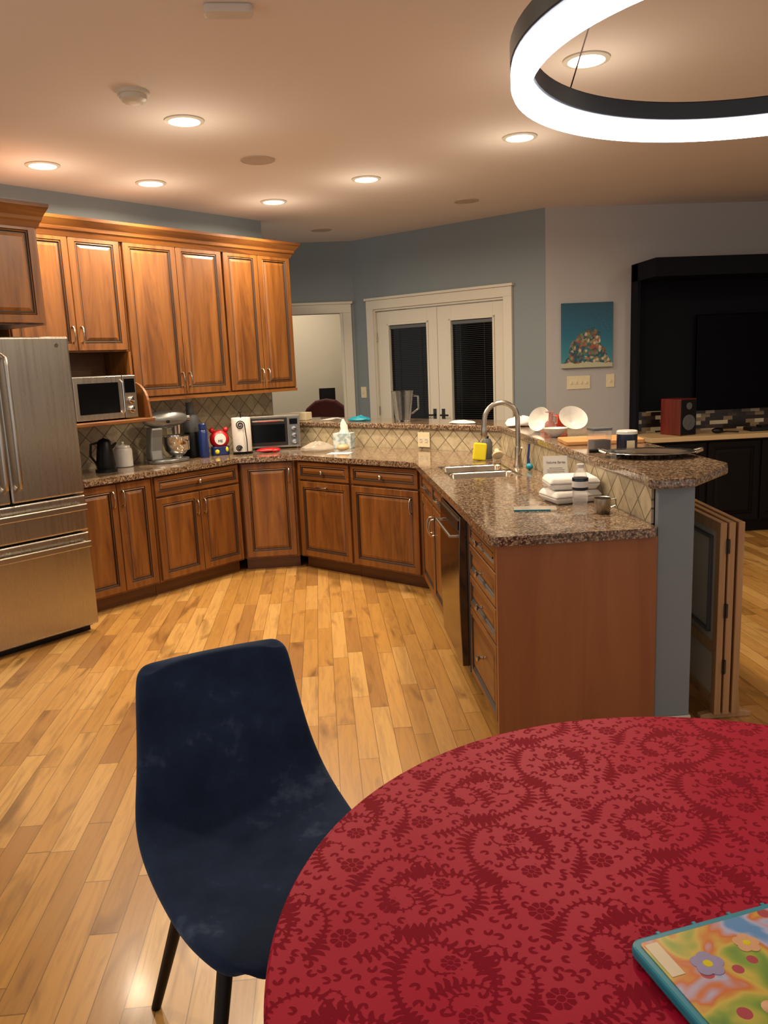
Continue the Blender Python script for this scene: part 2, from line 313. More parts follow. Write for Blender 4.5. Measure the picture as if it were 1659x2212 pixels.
def painting_mat():
    t=NT('reef_painting'); s=t.n('ShaderNodeSeparateXYZ',{'Vector':t.obj()}); x,z=s.outputs[0],s.outputs[2]
    n=t.noise(14,detail=4); v=t.n('ShaderNodeTexVoronoi',{'Vector':t.obj(),'Scale':40.0}); v2=t.n('ShaderNodeTexVoronoi',{'Vector':t.mapping((1,1,1.6)),'Scale':46.0})
    bg=t.ramp(t.math('MULTIPLY_ADD',z,1.75,.5),[(0,lin('#5f8580')),(.15,lin('#2f7684')),(.5,lin('#105c76')),(1,lin('#0c4258'))])
    d=t.math('ADD',t.math('MULTIPLY',t.math('MULTIPLY',x,x),8.0),t.math('MULTIPLY_ADD',n.outputs[0],-.26,t.math('ADD',z,.36)))
    mk=t.math('LESS_THAN',d,.31)
    sep=t.n('ShaderNodeSeparateColor',{'Color':v.outputs['Color']})
    cor=t.ramp(sep.outputs[0],[(0,lin('#245763')),(.22,lin('#a3825f')),(.4,lin('#cabb96')),(.55,lin('#34757f')),(.7,lin('#a5573f')),(.85,lin('#6c7d54'))],'CONSTANT')
    cor=t.mix(t.math('MULTIPLY',v.outputs['Distance'],.8),cor,lin('#0f2a33'))
    c=t.mix(mk,bg,cor)
    fs=t.math('MULTIPLY',t.math('LESS_THAN',v2.outputs['Distance'],.2),t.math('MULTIPLY',t.math('GREATER_THAN',x,.0),t.math('GREATER_THAN',z,.02)))
    c=t.mix(fs,c,lin('#16262e')); sd=t.math('LESS_THAN',t.math('MULTIPLY_ADD',n.outputs[0],.06,z),-.205); c=t.mix(sd,c,lin('#a9a78c'))
    t.P(Base_Color=c,Roughness=.5); return t.m
MT['painting']=painting_mat()
m=M(); m.box(-.23,.23,-.03,0,-.28,.28); tag(m.obj('painting','painting',loc=(2.39,7.10,1.755),bevel=.002),'unframed canvas of a teal coral reef on the pale wall','painting')
def plate(loc,rz,w,n,label,name='light_switch',outlet=False,horiz=False):
    t=thing(name,label,'outlet' if outlet else 'switch',loc,rz); h=.058
    W,Hh=(w/2,h) if not horiz else (h,w/2)
    m=M(); m.box(-W,W,-.006,0,-Hh,Hh); m.obj('cover_plate','ivory',parent=t,bevel=.002)
    for i in range(n):
        x=(i-(n-1)/2)*.046
        if outlet:
            for sgn in(-1,1):
                m=M()
                if horiz: m.rbox(-.014+sgn*.026,.014+sgn*.026,-.017,.017,.006,.009,.008,T=Tf)
                else: m.rbox(-.017,.017,-.014+sgn*.022,.014+sgn*.022,.006,.009,.008,T=Tf)
                for q in(-.006,.006): m.box(sgn*.026+q-.0015 if horiz else q-.0015,sgn*.026+q+.0015 if horiz else q+.0015,-.0095,-.009,(0 if horiz else sgn*.022)-.005,(0 if horiz else sgn*.022)+.005,1)
                m.obj('socket',['whitem','black'],parent=t)
        else:
            m=M(); m.box(x-.006,x+.006,-.013,-.005,-.012,.012); m.obj('toggle','ivory',parent=t,bevel=.001)
    return t
plate((2.32,7.10,1.345),0,.21,4,'ivory four-gang light switch below the reef painting')
plate((2.61,7.10,1.35),0,.075,1,'ivory single light switch beside the media niche')
q=(.42+.09*math.cos(fa),8.67+.09*math.sin(fa),1.29); plate(q,-44.5,.075,1,'ivory single light switch next to the french doors')
t=thing('armchair','high-backed maroon tufted chair in the room beyond','chair',(.03,9.25,0),-15)
m=M()
pts=[(-.27,.45),(-.28,.95),(-.24,1.10),(-.12,1.19),(.0,1.21),(.12,1.19),(.24,1.10),(.28,.95),(.27,.45)]
m.prism(pts,-.05,.05,T=Matrix.Translation((0,.2,0))@Tf); m.obj('backrest','maroon',parent=t,bevel=.03,bseg=3)
m=M(); m.rbox(-.27,.27,-.3,.2,.38,.48,.06); m.obj('seat','maroon',parent=t,bevel=.02)
for x in(-.22,.22):
    for y in(-.25,.16):
        m=M(); m.cyl((x,y,0),(x,y,.39),.018,.025); m.obj('leg','dark',parent=t)
t=thing('desk','dark wooden desk in the room beyond','desk',(.0,10.1,0))
m=M(); m.box(-.8,.8,-.3,.3,.71,.75); m.obj('desktop','espresso',parent=t,bevel=.004)
for x in(-.76,.76):
    for y in(-.26,.26):
        m=M(); m.box(x-.03,x+.03,y-.03,y+.03,0,.71); m.obj('leg','espresso',parent=t)
t=thing('computer_monitor','black computer monitor on the desk','monitor',(.11,10.1,.7505))
m=M(); m.box(-.10,.10,-.02,.02,.36,.56); m.obj('screen','black',parent=t,bevel=.004)
m=M(); m.box(-.03,.03,.0,.03,.01,.45); m.rbox(-.12,.12,-.08,.08,0,.015,.03); m.obj('stand','black',parent=t)
# ---------------------------------------------------------------- knee wall, column, bar
KX=1.31
CW=(KX,5.715); E0=(-.395,7.42)
m=M(); m.prism([(KX,3.05),(KX+.145,3.05),(KX+.145,5.77),(-.30,7.53),E0,CW],0,1.07); struct(m.obj('wall_knee','blue'))
m=M(); m.box(KX,KX+.15,3.02,3.16,.10,1.07); struct(m.obj('wall_column','blue',bevel=.004))
m=M(); m.box(KX-.012,KX+.162,3.008,3.17,0,.085); m.box(KX-.006,KX+.156,3.014,3.165,.085,.10); m.box(KX+.145,KX+.157,3.17,5.7,0,.1); struct(m.obj('baseboard_column','whitem',bevel=.003))
bi=.03
poly=[(1.250,2.975),(1.280,2.95),(1.425,2.95),(1.70,3.23),(1.735,3.30),(1.79,5.90),(.02,7.68),(-.36,7.68),(-.40,7.38),(KX-bi,5.70),(KX-bi,3.1)]
m=M(); m.prism(poly,1.0705,ZB); tag(m.obj('bar_countertop','granite',bevel=.008,bseg=3),'raised speckled brown granite bar top on knee wall','countertop')
m=M(); m.box(0,CW[1]-3.06,-.012,0,ZC,1.069); struct(m.obj('wall_tile_peninsula','tile',loc=(KX,CW[1],0),rot=(0,0,-PI/2)))
dv=Vector((CW[0]-E0[0],CW[1]-E0[1])); da=math.atan2(dv.y,dv.x)
m=M(); m.box(.02,dv.length-.005,-.012,0,ZC,1.069); struct(m.obj('wall_tile_bar','tile',loc=(E0[0],E0[1],0),rot=(0,0,da)))
p=R1(-1.47,WY); m=M(); m.box(0,2.38,-.012,0,ZC+.0005,1.46); struct(m.obj('wall_tile_kitchen','tile',loc=(p[0],p[1],0),rot=(0,0,A1)))
# ---------------------------------------------------------------- cabinets
def pull(parent,x,z,vert=True,y=0,L=.10):
    m=M(); h=L/2
    pr=[(-h,0),(-h,-.016),(-h*.75,-.026),(0,-.030),(h*.75,-.026),(h,-.016),(h,0)]
    pts=[(x,y+b,z+a) if vert else (x+a,y+b,z) for a,b in pr]
    m.tube(pts,.0045,8,rs=[.008,.006,.0045,.005,.0045,.006,.008]); return m.obj('handle','nickel',parent=parent)
def knob(parent,x,z,y=0):
    m=M(); m.lathe([(.008,0),(.006,.008),(.006,.014),(.014,.02),(.015,.026),(.009,.031),(0,.032)],T=Matrix.Translation((x,y,z))@Tf,seg=16)
    return m.obj('knob','nickel',parent=parent)
def unit(name,label,p,ang,w,depth,fronts,z0=.10,z1=.874,toe=True,body=None,cat='cabinet',extra=None,group='cherry kitchen cabinets'):
    t=thing(name,label,cat,(p[0],p[1],0),ang,group)
    m=M()
    if body: m.prism(body,z0,z1)
    else: m.box(.001,w-.001,.021,depth,z0,z1)
    if extra: extra(m)
    m.obj('body','wood',parent=t)
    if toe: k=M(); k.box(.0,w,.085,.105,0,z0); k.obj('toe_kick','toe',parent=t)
    for f in fronts:
        kind,a,b,c,e=f[:5]; m=M(); m.front(a,b,c,e,0,.02,.045 if kind=='door' else .026)
        d=m.obj(kind,['wood' if kind=='door' else 'woodx','glaze'],parent=t)
        for hd in f[5:]:
            if hd[0]=='k': knob(d,hd[1],hd[2])
            else: pull(d,hd[1],hd[2],hd[0]=='v')
    return t
ZT=.862; ZD=.715
unit('base_cabinet','cherry base cabinet with one drawer above two doors',R1(-.795,0),46,.79,.56,[('drawer',.015,.775,ZD+.01,ZT,('k',.395,.79)),('door',.015,.39,.115,ZD-.005,('v',.36,.60)),('door',.396,.775,.115,ZD-.005,('v',.425,.60))])
unit('base_cabinet','cherry base cabinet with two full-height doors beside refrigerator',R1(-1.47,0),46,.672,.56,[('door',.02,.385,.115,ZT,('v',.35,.76)),('door',.391,.655,.115,ZT,('v',.425,.76))])
F3=Vector((-.64,6.27)); F4=Vector((-.215,6.285)); F6=Vector((.66,5.41))
ca=math.degrees(math.atan2(F4.y-F3.y,F4.x-F3.x)); cw=(F4-F3).length
unit('corner_cabinet','angled cherry corner cabinet with a single tall door',F3,ca,cw,.5,[('door',.012,cw-.02,.115,ZT,('v',cw-.05,.76))],body=[(.005,.021),(cw-.005,.021),(.76,.36),(.30,.86),(-.36,.42)])
dd=(F6-F4); dw=dd.length; dang=math.degrees(math.atan2(dd.y,dd.x))
unit('base_cabinet','cherry base cabinet with drawer and pull-out front',F4,dang,.575,.60,[('drawer',.03,.565,ZD+.01,ZT,('k',.30,.79)),('door',.03,.565,.115,ZD-.005,('h',.29,.675))])
p=F4+dd.normalized()*.577
unit('base_cabinet','cherry base cabinet with drawer and single door',p,dang,dw-.577,.60,[('drawer',.012,dw-.60,ZD+.01,ZT,('k',.31,.79)),('door',.012,dw-.60,.115,ZD-.005,('v',dw-.66,.60))])
PX=.66
def PF(y): return (PX,y)
def sinkfront(m): m.box(0.02,1.13,.021,.04,.60,.874)
unit('sink_cabinet','cherry sink base cabinet with tilt-out fronts and two doors',PF(5.40),-90,1.14,.6,[('drawer',.03,.56,ZD+.01,ZT,('h',.30,.79)),('drawer',.57,1.12,ZD+.01,ZT,('h',.84,.79)),('door',.03,.56,.115,ZD-.005,('v',.52,.58)),('door',.57,1.12,.115,ZD-.005,('v',.61,.58))],z1=.66,body=[(.01,.021),(1.138,.021),(1.138,.62),(-.19,.62),(-.38,.42)],extra=sinkfront)
unit('drawer_cabinet','stack of four cherry drawers at the peninsula end',PF(3.625),-90,.595,.6,[('drawer',.012,.572,.755,ZT,('k',.29,.808)),('drawer',.012,.572,.605,.747,('k',.29,.676)),('drawer',.012,.572,.45,.597,('k',.29,.524)),('drawer',.012,.572,.115,.442,('k',.29,.29))])
m=M(); m.box(PX-.003,KX-.005,3.006,3.028,.0,.874); tag(m.obj('end_panel','panel',bevel=.002),'plain cherry veneer end panel closing the peninsula','cabinet panel')
t=thing('dishwasher','built-in dishwasher with dark stainless front','dishwasher',(PX,4.245,0),-90)
m=M(); m.box(.005,.60,.0,.56,.10,.868); m.box(.02,.59,.06,.5,.0,.10,1); m.obj('body',['gray','black'],parent=t)
m=M(); prof=[.13+.735*i/8 for i in range(9)]
rings=[[(.012,.0,z),(.595,.0,z),(.595,-.035-.010*math.sin(PI*(z-.13)/.735),z),(.012,-.035-.010*math.sin(PI*(z-.13)/.735),z)] for z in prof]
m.loft(rings); m.obj('door','dwsteel',parent=t,bevel=.003)
m=M(); m.box(.03,.58,-.042,-.03,.80,.845); m.obj('control_panel','dsteel',parent=t)
m=M(); m.tube([(.08,-.035,.76),(.08,-.07,.76),(.52,-.07,.76),(.52,-.035,.76)],.008,8); m.obj('handle','nickel',parent=t)
m=M()
a=R1(-1.475,-.03); b=R1(-1.475,WY-.014); wl=R1(.915,WY-.014)
main=[a,(-.648,6.235),(-.20,6.250),(.63,5.40),(.63,5.14),(KX-.013,5.14),(KX-.013,5.705),(-.38,7.383),wl,b]
m.prism(main,.876,ZC)
m.prism([(.63,4.54),(.74,4.54),(.74,5.14),(.63,5.14)],.876,ZC); m.prism([(1.16,4.54),(KX-.013,4.54),(KX-.013,5.14),(1.16,5.14)],.876,ZC)
m.prism([(.63,3.03),(.635,3.0),(.66,2.975),(KX-.03,2.975),(KX-.013,3.0),(KX-.013,4.54),(.63,4.54)],.876,ZC)
bmesh.ops.remove_doubles(m.bm,verts=m.bm.verts,dist=.0005)
tag(m.obj('kitchen_countertop','granite'),'polished speckled brown granite kitchen countertop','countertop')
t=thing('kitchen_sink','undermount stainless steel double-bowl sink','sink',(.95,4.84,ZC))
for i,(y0,y1) in enumerate(((-.298,-.012),(.012,.298))):
    m=M(); x0,x1=-.208,.208
    def rr(i,z,r=.05):
        pts=[]
        for cx,cy,a0 in((x1-i-r,y1-i-r,0),(x0+i+r,y1-i-r,90),(x0+i+r,y0+i+r,180),(x1-i-r,y0+i+r,270)):
            for k in range(6):
                q=math.radians(a0+18*k); pts.append((cx+r*math.cos(q),cy+r*math.sin(q),z))
        return pts
    m.loft([rr(0,-.004,.03),rr(.008,-.004),rr(.012,-.012),rr(.02,-.17),rr(.05,-.19)],cap0=False); m.obj('basin','sinkm',parent=t,sharp=2)
m=M(); m.box(-.205,.205,-.014,.014,-.03,-.006); m.obj('divider','sinkm',parent=t,bevel=.004)
t=thing('faucet','brushed nickel gooseneck kitchen faucet behind the sink','faucet',(1.225,4.93,ZC))
m=M(); m.lathe([(.03,0),(.03,.01),(.022,.02),(.020,.12),(.016,.13)]); pts=[(0,0,.12),(0,0,.30)]
for i in range(13):
    a=PI*i/12*.98; pts.append((-.105+.105*math.cos(a),-.0,.30+.105*math.sin(a)))
pts.append((-.212,0,.26)); m.tube(pts,.0155,14); m.obj('spout','nickel',parent=t)
m=M(); m.lathe([(.016,.06),(.019,.045),(.019,0),(.012,-.01)],c=(-.213,0,.20)); m.obj('spray_head','nickel',parent=t)
m=M(); m.tube([(0,-.015,.07),(.0,-.05,.085),(.0,-.09,.13)],.007,8); m.obj('lever','nickel',parent=t)
# ---------------------------------------------------------------- uppers
UY=.255; UD=WY-UY-.002
def upper(label,x0,x1,z0,z1,splits,hz,hs,y=UY,d=UD,ang=46):
    w=x1-x0; fr=[]
    for (a,b),hx in zip(splits,hs): fr.append(('door',a-x0,b-x0,z0+.01,z1-.01,('v',hx-x0,hz)))
    return unit('wall_cabinet',label,R1(x0,y),ang,w,d,fr,z0=z0,z1=z1,toe=False)
upper('tall cherry wall cabinet with two raised-panel doors at run end',.195,.93,1.41,2.52,[(.205,.560),(.566,.92)],1.53,(.53,.596))
upper('wide cherry wall cabinet with two raised-panel doors',-.70,.193,1.41,2.52,[(-.685,-.245),(-.239,.183)],1.53,(-.275,-.209))
upper('shorter cherry wall cabinet above the microwave shelf',-1.55,-.702,1.745,2.52,[(-1.54,-1.10),(-1.094,-.715)],1.86,(-1.13,-1.064))
FY=-.25
upper('deep cherry cabinet above the refrigerator',-2.46,-1.57,1.89,2.47,[(-2.44,-2.02),(-2.015,-1.585)],1.97,(-2.05,-1.98),y=FY,d=WY-FY-.002)
def crown(x0,x1,y,z,hz=.10,pj=1.0):
    m=M(); lv=[(z-.03,.0),(z,.012),(z+.01,.022),(z+.03,.028),(z+hz*.7,.055),(z+hz*.8,.062),(z+hz,.066)]
    rg=[]
    for zz,o in lv: o*=pj; rg.append([(x0,y-o,zz),(x1+o,y-o,zz),(x1+o,WY-.002,zz),(x0,WY-.002,zz)])
    m.loft(rg,sm=False); return m
p=R1(0,0)
struct(crown(-1.55,.932,UY-.002,2.52,.09).obj('trim_3','woodx',loc=(p[0],p[1],0),rot=(0,0,A1)))
struct(crown(-2.49,-1.568,FY-.002,2.46,.10,.8).obj('trim_4','woodx',loc=(p[0],p[1],0),rot=(0,0,A1)))
m=M(); m.box(-.70,.931,UY+.004,UY+.022,1.385,1.41); m.box(.912,.931,UY+.02,WY-.014,1.385,1.41); struct(m.obj('trim_5','woodx',loc=(p[0],p[1],0),rot=(0,0,A1)))
t=thing('microwave_shelf','open cherry shelf with curved side bracket holding microwave','shelf',(p[0],p[1],0),46)
m=M(); m.box(-1.465,-.69,.05,WY-.014,1.255,1.28); m.obj('shelf_board','woodx',parent=t,bevel=.005)
TY=Matrix(((0,0,1,0),(1,0,0,0),(0,1,0,0),(0,0,0,1)))
poly=[(WY-.014,1.743),(UY,1.743),(UY,1.53)]+[(UY-.175*math.sin(PI/2*i/8),1.53-.16*(1-math.cos(PI/2*i/8))) for i in range(1,9)]+[(.065,1.282),(WY-.014,1.282)]
for x in(-.720,-1.48):
    m=M(); m.prism(poly,x,x+.018,T=TY); m.obj('side_bracket','wood',parent=t)
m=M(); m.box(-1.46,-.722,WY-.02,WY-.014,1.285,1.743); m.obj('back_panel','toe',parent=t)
q=R1(-1.25,.12); t=thing('microwave','countertop microwave oven with stainless front','microwave',(q[0],q[1],1.281),46)
m=M(); m.box(0,.47,.02,.38,.008,.30); m.obj('body','gray',parent=t,bevel=.004)
m=M(); m.box(0,.365,-.005,.02,.01,.298); m.obj('door','steel',parent=t,bevel=.004)
m=M(); m.box(.03,.33,-.008,-.004,.05,.255); m.obj('window','night',parent=t)
m=M(); m.tube([(.35,-.004,.04),(.35,-.03,.06),(.35,-.03,.25),(.35,-.004,.27)],.007,8); m.obj('handle','chrome',parent=t)
m=M(); m.box(.368,.47,-.005,.02,.01,.298); m.obj('control_panel','nickel',parent=t,bevel=.003)
m=M(); m.box(.38,.458,-.008,-.004,.18,.275); m.obj('display','night',parent=t)
for zz in(.13,.065):
    m=M(); m.lathe([(.025,0),(.024,.015),(.02,.018),(0,.018)],T=Matrix.Translation((.419,-.005,zz))@Tf,seg=24); m.obj('dial','chrome',parent=t)
q=R1(-2.395,-.30); t=thing('refrigerator','stainless steel french-door refrigerator with two bottom drawers','refrigerator',(q[0],q[1],0),46)
m=M(); m.box(.005,.905,.075,.545,.03,1.79); m.box(.02,.89,.08,.5,0,.03,1); m.obj('body',['gray','black'],parent=t)
def fdoor(nm,a,b,c,d):
    m=M(); m.box(a,b,0,.07,c,d); return m.obj(nm,'steel',parent=t,bevel=.012,bseg=4)
def vbar(par,x,z0,z1):
    m=M(); m.tube([(x,0,z0),(x,-.045,z0+.02),(x,-.052,z0+.06),(x,-.055,(z0+z1)/2),(x,-.052,z1-.06),(x,-.045,z1-.02),(x,0,z1)],.013,10); m.obj('handle','steel',parent=par)
def hbar(par,x0,x1,z):
    m=M(); m.box(x0,x1,-.052,-.036,z-.022,z+.018); m.box(x0,x0+.02,-.04,0.0,z-.015,z+.01); m.box(x1-.02,x1,-.04,0.0,z-.015,z+.01); m.obj('handle','nickel',parent=par,bevel=.006)
a=fdoor('door',0,.452,.885,1.82); vbar(a,.415,.96,1.72); b=fdoor('door',.458,.91,.885,1.82); vbar(b,.495,.96,1.72)
a=fdoor('drawer',0,.91,.655,.875); hbar(a,.02,.89,.81); b=fdoor('drawer',0,.91,.055,.645); hbar(b,.02,.89,.58)
m=M(); m.lathe([(.012,0),(.012,.002),(0,.002)],T=Matrix.Translation((.83,0,1.77))@Tf); m.obj('badge','chrome',parent=t)
# ---------------------------------------------------------------- ceiling fixtures
def lamp(x,y,pw,r=.10):
    t=thing('recessed_light','round recessed ceiling light glowing warm white','ceiling light',(x,y,H),0,'recessed ceiling lights')
    m=M(); m.lathe([(r,0),(r,-.006),(r*.80,-.010),(r*.76,-.003)],seg=40,cap0=False,cap1=False); m.obj('trim_ring','whitem',parent=t)
    m=M(); m.lathe([(r*.77,-.002),(r*.5,-.006),(0,-.008)],seg=32,cap0=False); m.obj('bulb','bulb',parent=t)
    l=bpy.data.lights.new('downlight','AREA'); l.shape='DISK'; l.size=.15; l.energy=pw; l.color=(1,.82,.59); l.spread=math.radians(170)
    o=bpy.data.objects.new('downlight',l); COL.objects.link(o); o.parent=t; o.location=(0,0,-.02)
    l=bpy.data.lights.new('ceiling_fill','POINT'); l.shadow_soft_size=.09; l.energy=pw*.14; l.color=(1,.85,.66)  # added fill point light, brightens the ceiling around each downlight
    o=bpy.data.objects.new('ceiling_fill',l); COL.objects.link(o); o.parent=t; o.location=(0,0,-.30)
PW=25
for x,y in((-.60,4.43),(-1.57,5.26),(-1.04,5.80),(-.26,6.53),(.41,5.84),(1.24,4.87),(1.23,3.67)): lamp(x,y,PW)
for x,y in((-1.6,2.6),(3.6,4.6),(3.6,1.8)): lamp(x,y,PW*.6)  # extra unseen downlights, added as further light sources out of view
l=bpy.data.lights.new('study_lamp','AREA'); l.shape='DISK'; l.size=.4; l.energy=28; l.color=(1,.85,.65); o=bpy.data.objects.new('study_lamp',l); COL.objects.link(o); o.location=(-.4,9.7,H-.05)
def disc(name,x,y,r,label,cat,prof,mat='whitem'):
    m=M(); m.lathe([(r*a,b) for a,b in prof],seg=40,cap0=False); tag(m.obj(name,mat,loc=(x,y,H)),label,cat)
MT['grille']=plain('ceiling_speaker_grille','#b8a898',.8)
for x,y,r in((-.29,5.26,.105),(1.27,6.72,.10),(.11,7.92,.10)):
    disc('ceiling_speaker',x,y,r,'round flush ceiling speaker grille painted beige','speaker',[(1,0),(1,-.004),(.93,-.007),(.90,-.004),(0,-.005)],'grille')
t=thing('smoke_detector','round white smoke detector on the ceiling','smoke detector',(-.76,3.99,H))
m=M(); m.lathe([(.075,0),(.075,-.012),(.07,-.016)],seg=40,cap0=False); m.obj('base','whitem',parent=t)
m=M(); m.lathe([(.062,-.014),(.06,-.035),(.045,-.045),(.02,-.046),(0,-.046)],seg=40,cap0=False); m.obj('cover','whitem',parent=t)
m=M(); m.rbox(-.085,.085,-.035,.035,-.03,0,.02); tag(m.obj('carbon_monoxide_alarm','whitem',loc=(-.24,3.12,H),rot=(0,0,.03),bevel=.006),'rounded rectangular beige alarm on the ceiling','alarm')
RC=(.637,1.06); RR=.368; RZ=1.942
t=thing('ring_chandelier','black ring pendant lamp with glowing white diffuser over table','pendant lamp',(RC[0],RC[1],RZ))
def torus_rect(m,r0,r1,z0,z1,seg=96):
    pr=[(r0,z0),(r1,z0),(r1,z1),(r0,z1)]
    R=[[m.v((r*math.cos(2*PI*i/seg),r*math.sin(2*PI*i/seg),z)) for r,z in pr] for i in range(seg)]
    for i in range(seg):
        for k in range(4): m.f([R[i][k],R[i][(k+1)%4],R[(i+1)%seg][(k+1)%4],R[(i+1)%seg][k]],0,True)
m=M(); torus_rect(m,RR-.030,RR,.030,.058); m.obj('frame','blackmetal',parent=t,bevel=.002)
m=M(); torus_rect(m,RR-.029,RR-.001,0,.030); m.obj('diffuser','ring',parent=t,bevel=.006)
for an in(128,8,248):
    a=math.radians(an); x,y=(RR-.016)*math.cos(a),(RR-.016)*math.sin(a)
    m=M(); m.tube([(x,y,.056),(0,0,H-RZ-.02)],.0012,6); m.obj('suspension_wire','nickel',parent=t)
m=M(); m.lathe([(.09,H-RZ),(.09,H-RZ-.025),(.08,H-RZ-.03),(0,H-RZ-.03)],seg=32,cap0=False); m.obj('canopy','blackmetal',parent=t)
# ---------------------------------------------------------------- dining table and cloth
TC=(.60,.98); TR=.712; TZ=.76
t=thing('dining_table','round pedestal dining table under a red cloth','table',(TC[0],TC[1],0))
m=M(); m.lathe([(TR-.02,.72),(TR-.006,.73),(TR-.006,.75),(TR-.012,.755)],seg=64); m.obj('tabletop','espresso',parent=t)
m=M(); m.lathe([(.08,.05),(.05,.15),(.05,.5),(.09,.72)],seg=24); m.obj('pedestal','espresso',parent=t)
for i in range(4):
    a=PI/4+i*PI/2; m=M(); m.tube([(.04*math.cos(a),.04*math.sin(a),.12),(.25*math.cos(a),.25*math.sin(a),.06),(.36*math.cos(a),.36*math.sin(a),.025)],.03,10,rs=[.035,.03,.025]); m.obj('foot','espresso',parent=t)
TT=.40; N=500
mask=np.zeros((N,N),np.float32); px=TT/N
def stamp(x,y,r,val=1.0):
    ci,cj=x/px,y/px; k=int(r/px)+2; ii=np.arange(int(ci)-k,int(ci)+k+1); jj=np.arange(int(cj)-k,int(cj)+k+1)
    d=np.sqrt((ii[:,None]-ci)**2+(jj[None,:]-cj)**2); v=np.clip((r/px-d)+.5,0,1)
    ix=np.ix_(ii%N,jj%N)
    mask[ix]=np.maximum(mask[ix],v) if val>0 else np.minimum(mask[ix],1-v)
def leafl(x,y,a,L,w,curl):
    for q in range(22):
        u=q/21; stamp(x,y,w*math.sin(PI*min(.97,.12+.85*u))**.8+.0004)
        x+=L/22*math.cos(a); y+=L/22*math.sin(a); a+=curl/22
def stem(x,y,a,L,k0,k1,w,side=1,leaf=1.0):
    n=int(L/.0011); st=L/n; stp=int(.0145/st)
    for i in range(n):
        s=i/n; stamp(x,y,w*(1-.6*s)+.0004)
        if i%stp==2 and s<.94:
            f=(1-.66*s)*leaf*(.8+.3*math.sin(i*.05))
            leafl(x,y,a+side*.50,.040*f,.0062*f+.0005,side*1.7)
            leafl(x,y,a-side*.45,.026*f,.0048*f+.0005,-side*1.5)
        x+=st*math.cos(a); y+=st*math.sin(a); a+=st*(k0+(k1-k0)*s*s)
    stamp(x,y,w*1.5)
def flower(cx,cy,r):
    stamp(cx,cy,r*1.25,-1)
    for i in range(8):
        a=i*PI/4; stamp(cx+r*.68*math.cos(a),cy+r*.68*math.sin(a),r*.34)
    stamp(cx,cy,r*.5)
    for i in range(8):
        a=(i+.5)*PI/4
        for q in range(6): stamp(cx+r*(.45+.08*q)*math.cos(a),cy+r*(.45+.08*q)*math.sin(a),r*.05,-1)
    for i in range(24):
        a=i*PI/12; stamp(cx+r*.34*math.cos(a),cy+r*.34*math.sin(a),r*.05,-1)
for ox,oy,s in((0,0,1),(.2,.2,-1)):
    fx=lambda x:ox+.2+s*(x-.2)
    fa_=lambda a:a if s>0 else PI-a
    stem(fx(.02),oy+.01,fa_(.35),.44,s*4,s*42,.0042,-s)
    stem(fx(.16),oy+.02,fa_(-.5),.28,s*-4,s*-55,.0034,s,.9)
    stem(fx(.30),oy+.09,fa_(1.7),.26,s*-3,s*-56,.0032,s,.85)
    stem(fx(.06),oy+.09,fa_(2.1),.18,s*6,s*70,.0028,-s,.75)
    stem(fx(.22),oy+.13,fa_(2.6),.16,s*-6,s*-70,.0026,s,.7)
    stem(fx(.36),oy+.16,fa_(.4),.15,s*8,s*75,.0026,-s,.65)
    flower(fx(.26),oy+.165,.025); flower(fx(.385),oy+.075,.021); flower(fx(.055),oy+.175,.018)
cnt=0
for i in range(2500):
    x,y=random.random()*TT,random.random()*TT
    ii=(np.arange(-14,15)+int(x/px))%N; jj=(np.arange(-14,15)+int(y/px))%N
    if mask[np.ix_(ii,jj)].max()<.1:
        a=random.random()*6.28; leafl(x,y,a,.018,.0036,1.5); leafl(x,y,a+2.2,.014,.003,-1.5); cnt+=1
SCL=.80
def samp(X,Y):
    u=(X/SCL/px)%N; v=(Y/SCL/px)%N; i=u.astype(int)%N; j=v.astype(int)%N; fu=u-np.floor(u); fv=v-np.floor(v)
    return mask[i,j]*(1-fu)*(1-fv)+mask[(i+1)%N,j]*fu*(1-fv)+mask[i,(j+1)%N]*(1-fu)*fv+mask[(i+1)%N,(j+1)%N]*fu*fv
SEG=2600; RT=420; RD=80
th=np.arange(SEG)/SEG*2*PI
rad=np.concatenate([np.linspace(.004,TR,RT),np.full(RD,TR)]); arc=np.concatenate([np.linspace(.004,TR,RT),TR+np.linspace(.004,.42,RD)])
drop=np.concatenate([np.zeros(RT),np.linspace(.004,.42,RD)])
D=drop[:,None]; TH=th[None,:]
fold=(np.sin(TH*13+.6)*.6+np.sin(TH*21+2)*.4)
rr_=rad[:,None]+np.minimum(D,.012)*.6+np.clip(D-.01,0,1)*(.0+.07*fold)
zz=TZ+.003-np.where(D>0,np.maximum(D-.004,0),0)+0*TH
zz=zz+np.where(D==0,.0012*np.sin(rr_*np.cos(TH)*23)*np.sin(rr_*np.sin(TH)*19+1),0)
X=rr_*np.cos(TH); Y=rr_*np.sin(TH); V=np.stack([X,Y,zz],-1).reshape(-1,3)
A=arc[:,None]+0*TH; ca_,sa_=math.cos(.5),math.sin(.5)
PXX=A*np.cos(TH); PYY=A*np.sin(TH); dm=samp(PXX*ca_-PYY*sa_+5,PXX*sa_+PYY*ca_+5).reshape(-1)
nr=len(rad); i=np.arange(nr-1)[:,None]*SEG; j=np.arange(SEG)[None,:]; j2=(j+1)%SEG
F=np.stack([i+j,i+j2,i+SEG+j2,i+SEG+j],-1).reshape(-1,4)[:,::-1]
me=bpy.data.meshes.new('tablecloth'); me.vertices.add(len(V)); me.vertices.foreach_set('co',V.astype(np.float32).ravel())
me.loops.add(F.size); me.loops.foreach_set('vertex_index',F.astype(np.int32).ravel()); me.polygons.add(len(F)); me.polygons.foreach_set('loop_start',(np.arange(len(F))*4).astype(np.int32))
me.update(calc_edges=True); me.polygons.foreach_set('use_smooth',np.ones(len(F),bool))
if me.polygons[len(F)//4].normal.z<0: me.flip_normals()
